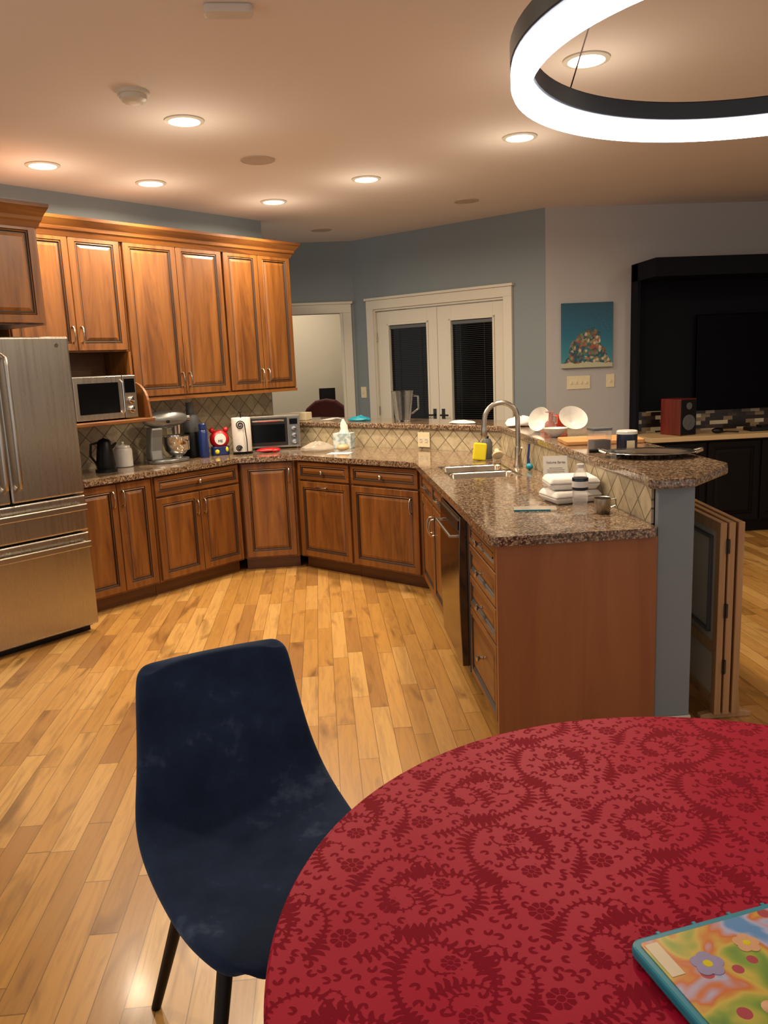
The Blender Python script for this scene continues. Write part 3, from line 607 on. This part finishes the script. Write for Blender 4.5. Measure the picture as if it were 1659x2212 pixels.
at=me.attributes.new('damask','FLOAT','POINT'); at.data.foreach_set('value',dm.astype(np.float32))
me.materials.append(MT['cloth'])
o=bpy.data.objects.new('tablecloth',me); COL.objects.link(o); o.location=(TC[0],TC[1],0); tag(o,'red damask tablecloth with tone-on-tone scrolls over round table','tablecloth')
def cover_mat():
    t=NT('storybook_cover'); n=t.noise(9,detail=2,dist=1.0); v=t.n('ShaderNodeTexVoronoi',{'Vector':t.obj(),'Scale':26.0}); s=t.n('ShaderNodeSeparateXYZ',{'Vector':t.obj()})
    c=t.ramp(t.math('ADD',n.outputs[0],t.math('MULTIPLY',s.outputs[1],.6)),[(.22,lin('#2b6d35')),(.34,lin('#7f9a36')),(.42,lin('#c4ad48')),(.50,lin('#c46a28')),(.58,lin('#a9acc8')),(.66,lin('#568bbc'))])
    sp=t.n('ShaderNodeSeparateColor',{'Color':v.outputs['Color']}); c=t.mix(t.math('MULTIPLY',t.math('LESS_THAN',v.outputs['Distance'],.25),t.math('GREATER_THAN',sp.outputs[0],.5)),c,lin('#a33a46'))
    t.P(Base_Color=c,Roughness=.3); return t.m
MT['cover']=cover_mat()
t=thing('storybook_tablet','teal-edged children\'s book toy with colourful cover on tablecloth','toy',(.388,.968,TZ+.006),12)
m=M(); m.rbox(0,.30,-.24,0,0,.016,.018); m.obj('case','teal',parent=t,bevel=.004)
m=M(); m.rbox(.012,.288,-.228,-.012,.016,.0175,.006); m.obj('cover','cover',parent=t)
for k in range(4):
    m=M(); m.box(.05+k*.06,.056+k*.06,-.002,.006,.004,.013); m.obj('tab','teal',parent=t,bevel=.001)
m=M(); m.box(.016,.036,-.08,-.018,.0176,.0181); m.obj('label_sticker','ivory',parent=t)
MT['fur']=plain('lilac_paint','#8e86ac',.5); MT['peach']=plain('peach_paint','#cf9c6e',.5)
for (x,y,r,mt) in((.075,-.075,.022,'fur'),(.15,-.06,.018,'peach'),(.20,-.13,.028,'orange'),(.11,-.17,.024,'peach')):
    m=M()
    for q in range(5):
        a=q*2*PI/5; m.lathe([(r*.5,0),(r*.48,.0004),(0,.0005)],seg=14,c=(x+r*.55*math.cos(a),y+r*.55*math.sin(a),.0176+q*.00006))
    m.lathe([(r*.3,0),(r*.28,.0005),(0,.0006)],seg=14,c=(x,y,.0181),mi=1); m.obj('flower_art',[mt,'yellow'],parent=t)
# ---------------------------------------------------------------- dining chair
t=thing('dining_chair','navy velvet bucket dining chair with black metal legs','chair',(-.255,1.87,0),-66.5+90)
prof=[(.140,.885,.168),(.139,.872,.190),(.134,.845,.200),(.122,.77,.208),(.10,.69,.218),(.078,.62,.228),(.05,.55,.242),(.01,.50,.252),(-.06,.472,.255),(-.15,.460,.252),(-.25,.456,.246),(-.35,.458,.236),(-.43,.460,.216),(-.485,.458,.185),(-.508,.452,.15),(-.515,.442,.12)]
m=M(); NU=14; G=[]
for k,(y,z,w) in enumerate(prof):
    row=[]
    for q in range(NU+1):
        u=-1+2*q/NU; c=u*u
        back=max(0,min(1,(z-.5)/.2)); seat=1-back
        yy=y-back*.022*c; z2=z+seat*.024*c*(1 if k<13 else .4)
        if k==0: z2=z-.010*abs(u)**5
        if k>=14: yy=y+.02*abs(u)**3
        row.append(m.v((u*w,yy,z2)))
    G.append(row)
for a in range(len(G)-1):
    for b in range(NU): m.f([G[a][b],G[a][b+1],G[a+1][b+1],G[a+1][b]],0,True)
ob=m.obj('seat_shell','velvet',parent=t,solid=.042,sub=2,sharp=9); ob['label']='navy velvet one-piece seat and back'
for sx in(-1,1):
    for ya,yb in((-.34,-.42),(-.06,.06)):
        m=M(); m.tube([(sx*.14,ya,.45),(sx*.24,yb,0.0)],.014,10,rs=[.019,.012]); m.obj('leg','blackmetal',parent=t)
m=M(); m.box(-.14,.14,-.35,-.33,.415,.432); m.box(-.14,.14,-.07,-.05,.415,.445); m.box(-.01,.01,-.35,-.05,.415,.432); m.obj('under_frame','blackmetal',parent=t)
# ---------------------------------------------------------------- counter objects
def C(x,y,z=ZC): return (x,y,z+.0005)
t=thing('electric_kettle','black electric kettle on its base by the refrigerator','kettle',C(-1.52,5.78),30)
m=M(); m.lathe([(.075,0),(.075,.02),(.06,.025)]); m.obj('base','black',parent=t)
m=M(); m.lathe([(.062,.025),(.068,.05),(.055,.15),(.045,.21),(.035,.225),(0,.24)]); m.tube([(.04,0,.16),(.075,0,.19),(.085,0,.2)],.012,8,rs=[.016,.010,.006]); m.obj('body','black',parent=t)
m=M(); m.tube([(-.04,0,.21),(-.09,0,.2),(-.10,0,.12),(-.062,0,.06)],.009,8); m.obj('handle','black',parent=t)
t=thing('canister','white ceramic canister with small lid','canister',C(-1.46,6.05))
m=M(); m.lathe([(.06,0),(.066,.005),(.066,.12),(.06,.135),(.05,.14)]); m.obj('body','white',parent=t)
m=M(); m.lathe([(.053,.14),(.055,.145),(.05,.155),(.02,.16),(.008,.165),(.013,.175),(.01,.185),(0,.187)]); m.obj('lid','white',parent=t)
t=thing('stand_mixer','silver stand mixer with polished steel bowl','mixer',C(-1.17,6.20),35)
MT['silverp']=plain('silver_paint','#858684',.3,.7)
m=M(); pts=[]
for i in range(28):
    a=2*PI*i/28; pts.append((.01+.165*math.cos(a),(.095)*math.sin(a)))
m.prism(pts,0,.028,sm=True); m.obj('base','silverp',parent=t,bevel=.008)
m=M(); m.loft([[( -.10+a*.05+dx,b*w,z) for a,b in((-1,-1),(1,-1),(1,1),(-1,1))] for z,w,dx in((.025,.06,0),(.10,.045,.0),(.20,.045,.01),(.27,.05,.02))],sm=False); m.obj('column','silverp',parent=t,bevel=.015,bseg=3)
m=M(); m.ell((.01,0,.325),(.185,.062,.068),mi=0); m.cyl((.17,0,.325),(.20,0,.325),.024,.022,mi=1); m.cyl((.09,0,.21),(.09,0,.28),.03,.035,mi=1); m.obj('head',['silverp','chrome'],parent=t)
m=M(); m.lathe([(.05,0),(.052,.008),(.04,.015),(.06,.025),(.088,.06),(.102,.11),(.106,.16),(.110,.165),(.104,.162),(.098,.11),(.08,.06),(0,.03)],c=(.085,0,.028)); m.tube([(.10,-.09,.17),(.11,-.15,.16),(.11,-.15,.10),(.10,-.09,.08)],.006,8); m.obj('bowl','chrome',parent=t)
m=M(); m.cyl((0,-.06,.31),(0,-.075,.31),.012); m.obj('speed_knob','black',parent=t)
t=thing('juicer','tall black juicer with clear chamber near the tile wall','juicer',C(-1.02,6.50))
m=M(); m.lathe([(.07,0),(.075,.02),(.07,.16),(.06,.2)]); m.obj('base','black',parent=t)
m=M(); m.lathe([(.058,.2),(.065,.22),(.065,.32),(.05,.34),(.03,.345),(.03,.42),(.034,.43),(0,.43)]); m.obj('chamber','gray',parent=t)
t=thing('water_flask','cobalt blue metal water bottle','bottle',C(-.92,6.41))
m=M(); m.lathe([(.036,0),(.038,.01),(.038,.19),(.03,.215),(.024,.222)]); m.obj('body','bluep',parent=t)
m=M(); m.lathe([(.027,.222),(.03,.225),(.03,.262),(.024,.268),(0,.268)]); m.obj('cap','bluep',parent=t)
t=thing('cookie_jar','red and blue novelty jar with round white face','jar',C(-.815,6.56),15)
m=M(); m.rbox(-.072,.072,-.045,.05,0,.07,.03); m.obj('base','bluep',parent=t,bevel=.006)
m=M(); m.ell((0,0,.125),(.078,.05,.075)); m.ell((-.055,0,.20),(.022,.022,.022)); m.ell((.055,0,.20),(.022,.022,.022)); m.obj('body','red',parent=t)
m=M(); m.lathe([(.045,0),(.045,.006),(0,.008)],T=Matrix.Translation((.0,-.046,.13))@Tf); m.obj('face','paper',parent=t)
m=M(); m.ell((-.03,-.05,.03),(.018,.01,.018)); m.ell((.05,-.045,.045),(.012,.01,.02)); m.obj('ornament','yellow',parent=t)
text('lettering','ME',.03,'bluep',t,(0,-.056,.115),(PI/2,0,0))
t=thing('paper_towel_holder','white paper towel roll on black wrought iron scroll holder','paper towel',C(-.635,6.57))
m=M(); m.lathe([(.074,.02),(.076,.024),(.076,.285),(.074,.29),(.02,.29),(.02,.285)],seg=36); m.obj('paper_roll','paper',parent=t)
m=M(); m.lathe([(.080,0),(.080,.008),(0,.01)],seg=36); m.cyl((0,0,0),(0,0,.33),.005); m.ell((0,0,.335),(.012,.012,.012))
sc=[]
for i in range(40):
    s=i/39; a=s*4*PI; r=.036*(1-.8*s); sc.append((r*math.cos(a),-.084,.235+r*math.sin(a)))
m.tube([(.045,-.079,.005),(.045,-.084,.12),(.038,-.084,.2)]+sc,.004,6)
sc=[(p_[0]*.7-.02,p_[1],.05+(p_[2]-.235)*.7) for p_ in sc]; m.tube(sc,.004,6); m.obj('iron_holder','black',parent=t)
t=thing('toaster_oven','stainless countertop toaster oven in the corner','toaster oven',C(-.60,6.78),2)
m=M(); m.box(0,.43,.012,.26,.012,.28)
for x in(.03,.40):
    for y in(.04,.22): m.cyl((x,y,0),(x,y,.014),.012)
m.obj('body','nickel',parent=t,bevel=.004)
m=M(); m.box(.012,.325,-.005,.012,.03,.265); m.obj('door','dsteel',parent=t,bevel=.004)
m=M(); m.box(.03,.305,-.008,-.004,.06,.21); m.obj('window','night',parent=t)
m=M(); m.tube([(.04,-.005,.24),(.04,-.035,.24),(.30,-.035,.24),(.30,-.005,.24)],.008,8); m.obj('handle','chrome',parent=t)
m=M(); m.box(.335,.42,-.003,.012,.03,.265); m.obj('control_panel','gray',parent=t)
for zz_ in(.06,.115,.17):
    m=M(); m.lathe([(.02,0),(.018,.015),(0,.016)],T=Matrix.Translation((.378,-.003,zz_))@Tf,seg=20); m.obj('dial','chrome',parent=t)
m=M(); m.box(.345,.41,-.005,-.002,.205,.25); m.obj('display','night',parent=t)
t=thing('oven_mitt','red quilted oven mitt lying on the counter','oven mitt',C(-.43,6.58),15)
m=M(); m.ell((0,0,.018),(.10,.055,.018)); m.ell((.05,-.05,.015),(.035,.022,.014)); m.obj('mitt','red',parent=t)
t=thing('tissue_box','cube tissue box with pale blue pattern and tissue','tissue box',C(.19,6.60),-20)
def tbm():
    t_=NT('tissue_pattern'); n=t_.noise(30,detail=2); t_.P(Base_Color=t_.ramp(n.outputs[0],[(.4,lin('#93a8ab')),(.6,lin('#ccd4d0'))]),Roughness=.7); return t_.m
MT['tissuep']=tbm()
m=M(); m.box(-.075,.075,-.06,.06,0,.125); m.obj('box','tissuep',parent=t,bevel=.002)
m=M()
rg=[]
for k,(r,z) in enumerate(((.035,.125),(.03,.15),(.028,.18),(.02,.21),(.008,.235))):
    rg.append([(r*(1+.3*math.sin(3*a+k))*math.cos(a),r*.5*(1+.3*math.cos(4*a+k))*math.sin(a),z+.006*math.sin(5*a)) for a in [2*PI*i/20 for i in range(20)]])
m.loft(rg); m.obj('tissue','paper',parent=t)
def crumple(name,label,cat,loc,r,mat,seed,rz=0):
    rnd=random.Random(seed); m=M(); rg=[]
    for k in range(7):
        ph=PI/2*k/6; ring=[]
        for i in range(18):
            a=2*PI*i/18; j=1+rnd.uniform(-.25,.25); ring.append((r[0]*math.cos(ph)*math.cos(a)*j+1e-4*math.cos(a),r[1]*math.cos(ph)*math.sin(a)*j+1e-4*math.sin(a),max(0,r[2]*math.sin(ph)*(1+rnd.uniform(-.3,.2)))))
        rg.append(ring)
    m.loft(rg); return tag(m.obj(name,mat,loc=loc,rot=(0,0,math.radians(rz)),sub=1,sharp=9),label,cat)
MT['cellophane']=glassm('cellophane',lin('#cfc7b8'),.15,.55,.3)
crumple('plastic_bag','crumpled translucent bag of bread on the counter','bag',C(-.03,6.46),(.14,.08,.08),'cellophane',1)
m=M(); m.ell((0,0,.03),(.05,.035,.026)); tag(m.obj('bread_roll','cream',loc=C(.17,6.36)),'small golden bread roll beside the plastic bag','bread')
m=M(); m.box(-.09,.09,-.06,.06,0,.001); tag(m.obj('paper_sheet','paper',loc=C(.14,6.22),rot=(0,0,-.35)),'loose white paper sheet on granite','paper')
plate((.799,6.20,.99),math.degrees(da),.115,1,'ivory double outlet on the tiled knee wall','electrical_outlet',True,True)
w=R1(-.20,WY-.013); plate((w[0],w[1],1.16),46,.075,1,'ivory double outlet on the tiled wall','electrical_outlet',True)
t=thing('soap_dispenser','dark pump soap dispenser bottle beside the sink','soap dispenser',C(1.13,5.42))
m=M(); m.lathe([(.035,0),(.038,.01),(.038,.11),(.025,.135),(.012,.14)]); m.obj('bottle','gray',parent=t)
m=M(); m.lathe([(.014,.14),(.014,.155),(.005,.158),(.005,.18)]); m.tube([(0,0,.178),(-.03,-.02,.18),(-.045,-.03,.17)],.006,8); m.obj('pump','black',parent=t)
m=M(); m.box(-.045,.045,-.015,.015,0,.12); tag(m.obj('sponge','yellow',loc=C(1.055,5.33),rot=(-.15,.12,-.1),bevel=.012,bseg=3),'bright yellow scrub sponge standing by the sink','sponge')
m=M(); m.lathe([(.035,0),(.04,.012),(.03,.02),(.02,.03),(.018,.05),(.022,.055),(0,.06)],T=Matrix.Rotation(-.9,4,'X')); tag(m.obj('dish_scrubber','ivory',loc=C(1.18,5.30,ZC+.03)),'round ivory dish scrubber by the sink','scrubber')
t=thing('dish_brush','blue dish brush leaning behind the faucet','brush',C(1.255,4.78),0)
m=M(); m.tube([(0,0,.012),(.0,.02,.07),(.015,.05,.15)],.007,8,rs=[.014,.008,.007]); m.obj('handle','bluep',parent=t)
m=M(); m.ell((0,-.01,.02),(.022,.028,.02)); m.obj('bristles','teal',parent=t)
t=thing('water_bottle','clear plastic water bottle with blue and white label','bottle',C(1.10,3.34))
m=M(); m.lathe([(.026,0),(.031,.006),(.030,.02),(.033,.03),(.030,.045),(.033,.06),(.033,.10),(.032,.15),(.027,.175),(.015,.195),(.012,.20)]); m.obj('body','clear',parent=t)
m=M(); m.lathe([(.0340,.105),(.0345,.107),(.0345,.155),(.0340,.157)],cap0=False,cap1=False); m.obj('label','navyc',parent=t)
m=M(); m.lathe([(.0347,.118),(.0350,.120),(.0350,.142),(.0347,.144)],cap0=False,cap1=False,seg=32); m.obj('label_band','paper',parent=t)
m=M(); m.lathe([(.015,.20),(.016,.201),(.016,.215),(.014,.217),(0,.217)]); m.obj('cap','white',parent=t)
t=thing('metal_cup','small stainless measuring cup','cup',C(1.195,3.33))
m=M(); m.lathe([(.030,0),(.034,.005),(.036,.065),(.038,.067),(.034,.065),(.032,.006),(0,.005)]); m.tube([(.034,.0,.055),(.06,.0,.06),(.06,0,.03),(.034,0,.02)],.003,6); m.obj('cup','nickel',parent=t)
for k,(dx,dy,z,rz) in enumerate(((0,0,0,10),(.010,.02,.060,-4))):
    t=thing('takeout_container','white foam clamshell takeout container with latch','food container',C(1.155+dx,3.66+dy,ZC+z),rz,'stacked foam takeout containers')
    m=M(); m.loft([[(a*(w),b*(w*.8),zz) for a,b in((-1,-1),(1,-1),(1,1),(-1,1))] for w,zz in((.10,0),(.122,.03))],sm=False); m.obj('tray','foam',parent=t,bevel=.01,bseg=3)
    m=M(); m.loft([[(a*(w),b*(w*.8),zz) for a,b in((-1,-1),(1,-1),(1,1),(-1,1))] for w,zz in((.122,.031),(.105,.058))],sm=False); m.obj('lid','foam',parent=t,bevel=.01,bseg=3)
t=thing('note_card','printed white card with script heading leaning on backsplash','card',C(1.22,4.10),-12)
m=M(); m.box(-.065,.065,-.001,.001,0,.16,T=Matrix.Rotation(-.12,4,'X')); m.obj('card','paper',parent=t)
text('heading','Volume Series',.017,'gray',t,(0,.0135,.125),(PI/2-.12,0,0))
m=M()
for k in range(7):
    L=.045 if k%3 else .035; m.box(-L,L,-.0016,-.001,.035+k*.010,.037+k*.010,T=Matrix.Rotation(-.12,4,'X'))
m.obj('printed_lines','gray',parent=t)
t=thing('zip_bag','flat clear zip bag with teal seal on granite','bag',C(.95,3.50),-12)
m=M(); m.rbox(-.10,.09,-.05,.05,0,.005,.01); m.obj('film','cellophane',parent=t)
m=M(); m.box(-.10,.06,-.052,-.048,.0,.0065); m.obj('seal','teal',parent=t)
# ---------------------------------------------------------------- bar objects
def Bz(x,y): return (x,y,ZB+.0005)
t=thing('glass_pitcher','clear glass pitcher with handle on the bar','pitcher',Bz(.68,6.58))
m=M(); m.lathe([(.055,0),(.06,.006),(.075,.12),(.088,.24),(.090,.248),(.085,.24),(.07,.12),(.055,.015),(0,.012)]); m.tube([(.083,0,.21),(.13,0,.20),(.13,0,.10),(.072,0,.06)],.008,8); m.obj('body','glass',parent=t)
crumple('teal_wrapper','crumpled teal snack wrapper on the bar','wrapper',Bz(.34,6.90),(.11,.05,.045),'teal',3,-30)
crumple('dish_towel','crumpled white towel draped on the bar','towel',Bz(1.42,5.62),(.12,.12,.07),'paper',5)
crumple('paper_napkin','crumpled white napkin on the bar','napkin',Bz(1.08,6.10),(.13,.07,.025),'paper',8,-45)
m=M(); m.box(-.10,.10,-.05,.05,0,.07); tag(m.obj('snack_box','ivory',loc=Bz(-.18,7.38),rot=(0,0,-.6),bevel=.004),'small beige carton on the bar end','box')
m=M()
for k in range(5): m.tube([(-.10+.02*k,-.02+k*.012,.006+.004*k),(.10,.03-.015*k,.01+.004*k)],.004,6)
tag(m.obj('plastic_utensils','white',loc=Bz(.10,7.08),rot=(0,0,-.6)),'small heap of white plastic utensils','utensils')['kind']='stuff'
t=thing('serving_tray','oval ornate silver serving tray on the bar','tray',Bz(1.525,3.62),-22)
m=M(); SG=72
def ov(a,b,z,sc_=0): return [((a+sc_*math.sin(18*2*PI*i/SG))*math.cos(2*PI*i/SG),(b+sc_*math.sin(18*2*PI*i/SG))*math.sin(2*PI*i/SG),z) for i in range(SG)]
m.loft([ov(.13,.085,.0),ov(.14,.095,.004),ov(.165,.115,.016),ov(.195,.14,.020,.003),ov(.205,.150,.024,.004),ov(.20,.145,.027,.003),ov(.165,.118,.021),ov(.14,.095,.009),ov(.02,.01,.008)]); m.obj('plate','silver',parent=t,sharp=1.5)
for sx in(-1,1):
    m=M(); m.tube([(sx*.195,-.045,.022),(sx*.225,-.03,.032),(sx*.23,0,.035),(sx*.225,.03,.032),(sx*.195,.045,.022)],.006,8); m.obj('handle','silver',parent=t)
t=thing('candle','dark navy jar candle with white top','candle',Bz(1.515,3.88))
m=M(); m.lathe([(.046,0),(.05,.006),(.05,.085)],cap1=True); m.obj('jar','navyc',parent=t)
m=M(); m.lathe([(.051,.085),(.051,.098),(.047,.102),(0,.102)]); m.obj('lid','white',parent=t)
m=M(); m.box(-.02,.02,-.0515,-.05,.02,.055); m.obj('label','ivory',parent=t)
t=thing('glass_jar','square clear storage jar with dark contents','jar',Bz(1.41,3.98),5)
m=M(); m.rbox(-.05,.05,-.045,.045,0,.10,.012); m.obj('body','clear',parent=t)
m=M(); m.rbox(-.045,.045,-.04,.04,.003,.05,.012); m.obj('contents','dark',parent=t)
m=M(); m.rbox(-.052,.052,-.047,.047,.10,.112,.012); m.obj('lid','gray',parent=t)
m=M(); m.tube([(-.04,0,.009),(.02,0,.009),(.045,0,.009)],.009,12,rs=[.009,.009,.006]); tag(m.obj('marker_pen','black',loc=Bz(1.36,3.87)),'short black marker lying on the bar','pen')
m=M(); m.rbox(-.21,.21,-.14,.14,0,.022,.02); tag(m.obj('cutting_board','board',loc=Bz(1.54,4.34),rot=(0,0,-.1),bevel=.004),'light maple cutting board on the bar','cutting board')
def dishp(name,label,cat,loc,r,rot,mat='white'):
    m=M(); m.lathe([(r*.45,0),(r*.5,.003),(r*.95,.022),(r,.026),(r*.98,.030),(r*.5,.008),(0,.007)],seg=40); return tag(m.obj(name,mat,loc=loc,rot=rot),label,cat)
dishp('dinner_plate','white plate leaning in the dish pile','plate',(1.41,5.06,ZB+.078),.080,(PI/2-.35,0,-.9))
bs=.86
m=M(); m.lathe([(r*bs,z*bs) for r,z in [(.03,0),(.035,.004),(.075,.04),(.10,.07),(.102,.074),(.096,.07),(.07,.042),(0,.012)]],seg=40); tag(m.obj('serving_bowl','white',loc=(1.53,4.83,ZB+.066),rot=(PI/2-.75,0.25,-.2)),'white bowl tipped on its side to dry','bowl')
m=M(); m.lathe([(.02,0),(.025,.003),(.06,.035),(.075,.055),(.07,.05),(.03,.008),(0,.006)],seg=32); tag(m.obj('small_bowl','white',loc=Bz(1.40,4.72)),'small white bowl upright among drying dishes','bowl')
t=thing('stemmed_glass','upturned pink glass drying on the bar','glass',Bz(1.42,4.90))
MT['pinkg']=glassm('pink_glass',lin('#c98d86'),.05,.8,.5)
m=M(); m.lathe([(.035,0),(.036,.002),(.03,.07),(.01,.09),(.006,.13),(.03,.138),(.03,.141),(0,.141)]); m.obj('body','pinkg',parent=t)
m=M(); m.lathe([(.036,0),(.04,.01),(.042,.11),(.04,.112),(.036,.11),(.034,.012),(0,.01)]); m.tube([(.04,0,.09),(.07,0,.085),(.07,0,.04),(.04,0,.03)],.006,8); tag(m.obj('coffee_mug','pink',loc=Bz(1.49,5.22)),'pale pink ceramic mug among the dishes','mug')
m=M(); m.lathe([(.033,0),(.037,.01),(.042,.09),(.04,.092),(.036,.09),(.03,.012),(0,.01)]); tag(m.obj('tumbler','orange',loc=Bz(1.61,5.28)),'orange-red tumbler among the dishes','cup')
# ---------------------------------------------------------------- folded wooden gate
t=thing('folding_gate','folded freestanding wooden pet gate with mesh panels','gate',(1.665,3.14,0),0)
def gpanel(x,ang,L=.60,hh=.88):
    T=Matrix.Translation((x,0,0))@Matrix.Rotation(math.radians(ang),4,'Z')
    m=M(); m.box(-.014,.014,0,.045,.03,hh,T=T); m.box(-.014,.014,L-.045,L,.03,hh,T=T); m.box(-.013,.013,.045,L-.045,hh-.045,hh,T=T); m.box(-.013,.013,.045,L-.045,.30,.345,T=T); m.box(-.013,.013,.045,L-.045,.06,.10,T=T)
    m.obj('frame','birch',parent=t,bevel=.003)
    m=M(); m.box(-.004,.004,.045,L-.045,.10,.30,T=T); m.box(-.004,.004,.045,L-.045,.345,hh-.045,T=T); m.obj('mesh_panel','mesh',parent=t)
    m=M()
    for q in((.09,.38),(.09,hh-.085)): m.box(-.02,.0,.09,L-.09,q[1],q[1]+.012,T=T)
    m.box(-.02,0,.09,.102,.38,hh-.075,T=T); m.box(-.02,0,L-.102,L-.09,.38,hh-.075,T=T); m.obj('inner_frame','gray',parent=t,bevel=.002)
gpanel(-.02,-5); gpanel(.018,-6); gpanel(.058,-6)
for y in(.03,.55):
    m=M(); m.prism([(-.10,0),(.13,0),(.13,.02),(.08,.03),(.07,.12),(-.03,.12),(-.04,.03),(-.10,.02)],-y-.035,-y,T=Tf); m.obj('foot','birch',parent=t,loc=(.02,-.0,0),bevel=.003)
for zz_ in(.25,.5,.78):
    m=M(); m.box(-.008,.008,-.006,.0,zz_-.03,zz_+.03); m.cyl((0,-.006,zz_-.03),(0,-.006,zz_+.03),.005); m.obj('hinge','dsteel',parent=t)
# ---------------------------------------------------------------- world, camera
w=bpy.data.worlds.new('World'); SC.world=w; w.use_nodes=True; w.node_tree.nodes['Background'].inputs[0].default_value=(1,.94,.89,1); w.node_tree.nodes['Background'].inputs[1].default_value=.78
cam=bpy.data.cameras.new('Camera'); co=bpy.data.objects.new('Camera',cam); COL.objects.link(co); SC.camera=co
cam.sensor_fit='VERTICAL'; cam.sensor_height=24; cam.lens=24*1734.9/2212; cam.clip_start=.05; cam.clip_end=100
thp,ro,yaw=math.radians(10.53),math.radians(-2.409),math.radians(4.27)
f=Vector((0,math.cos(thp),-math.sin(thp))); r=Vector((1,0,0)); u=r.cross(f)
r2=r*math.cos(ro)+u*math.sin(ro); u2=-r*math.sin(ro)+u*math.cos(ro)
Mx=Matrix((r2,u2,-f)).transposed(); Mx=Matrix.Rotation(-yaw,3,'Z')@Mx
co.matrix_world=Matrix.Translation((0,0,1.592))@Mx.to_4x4()
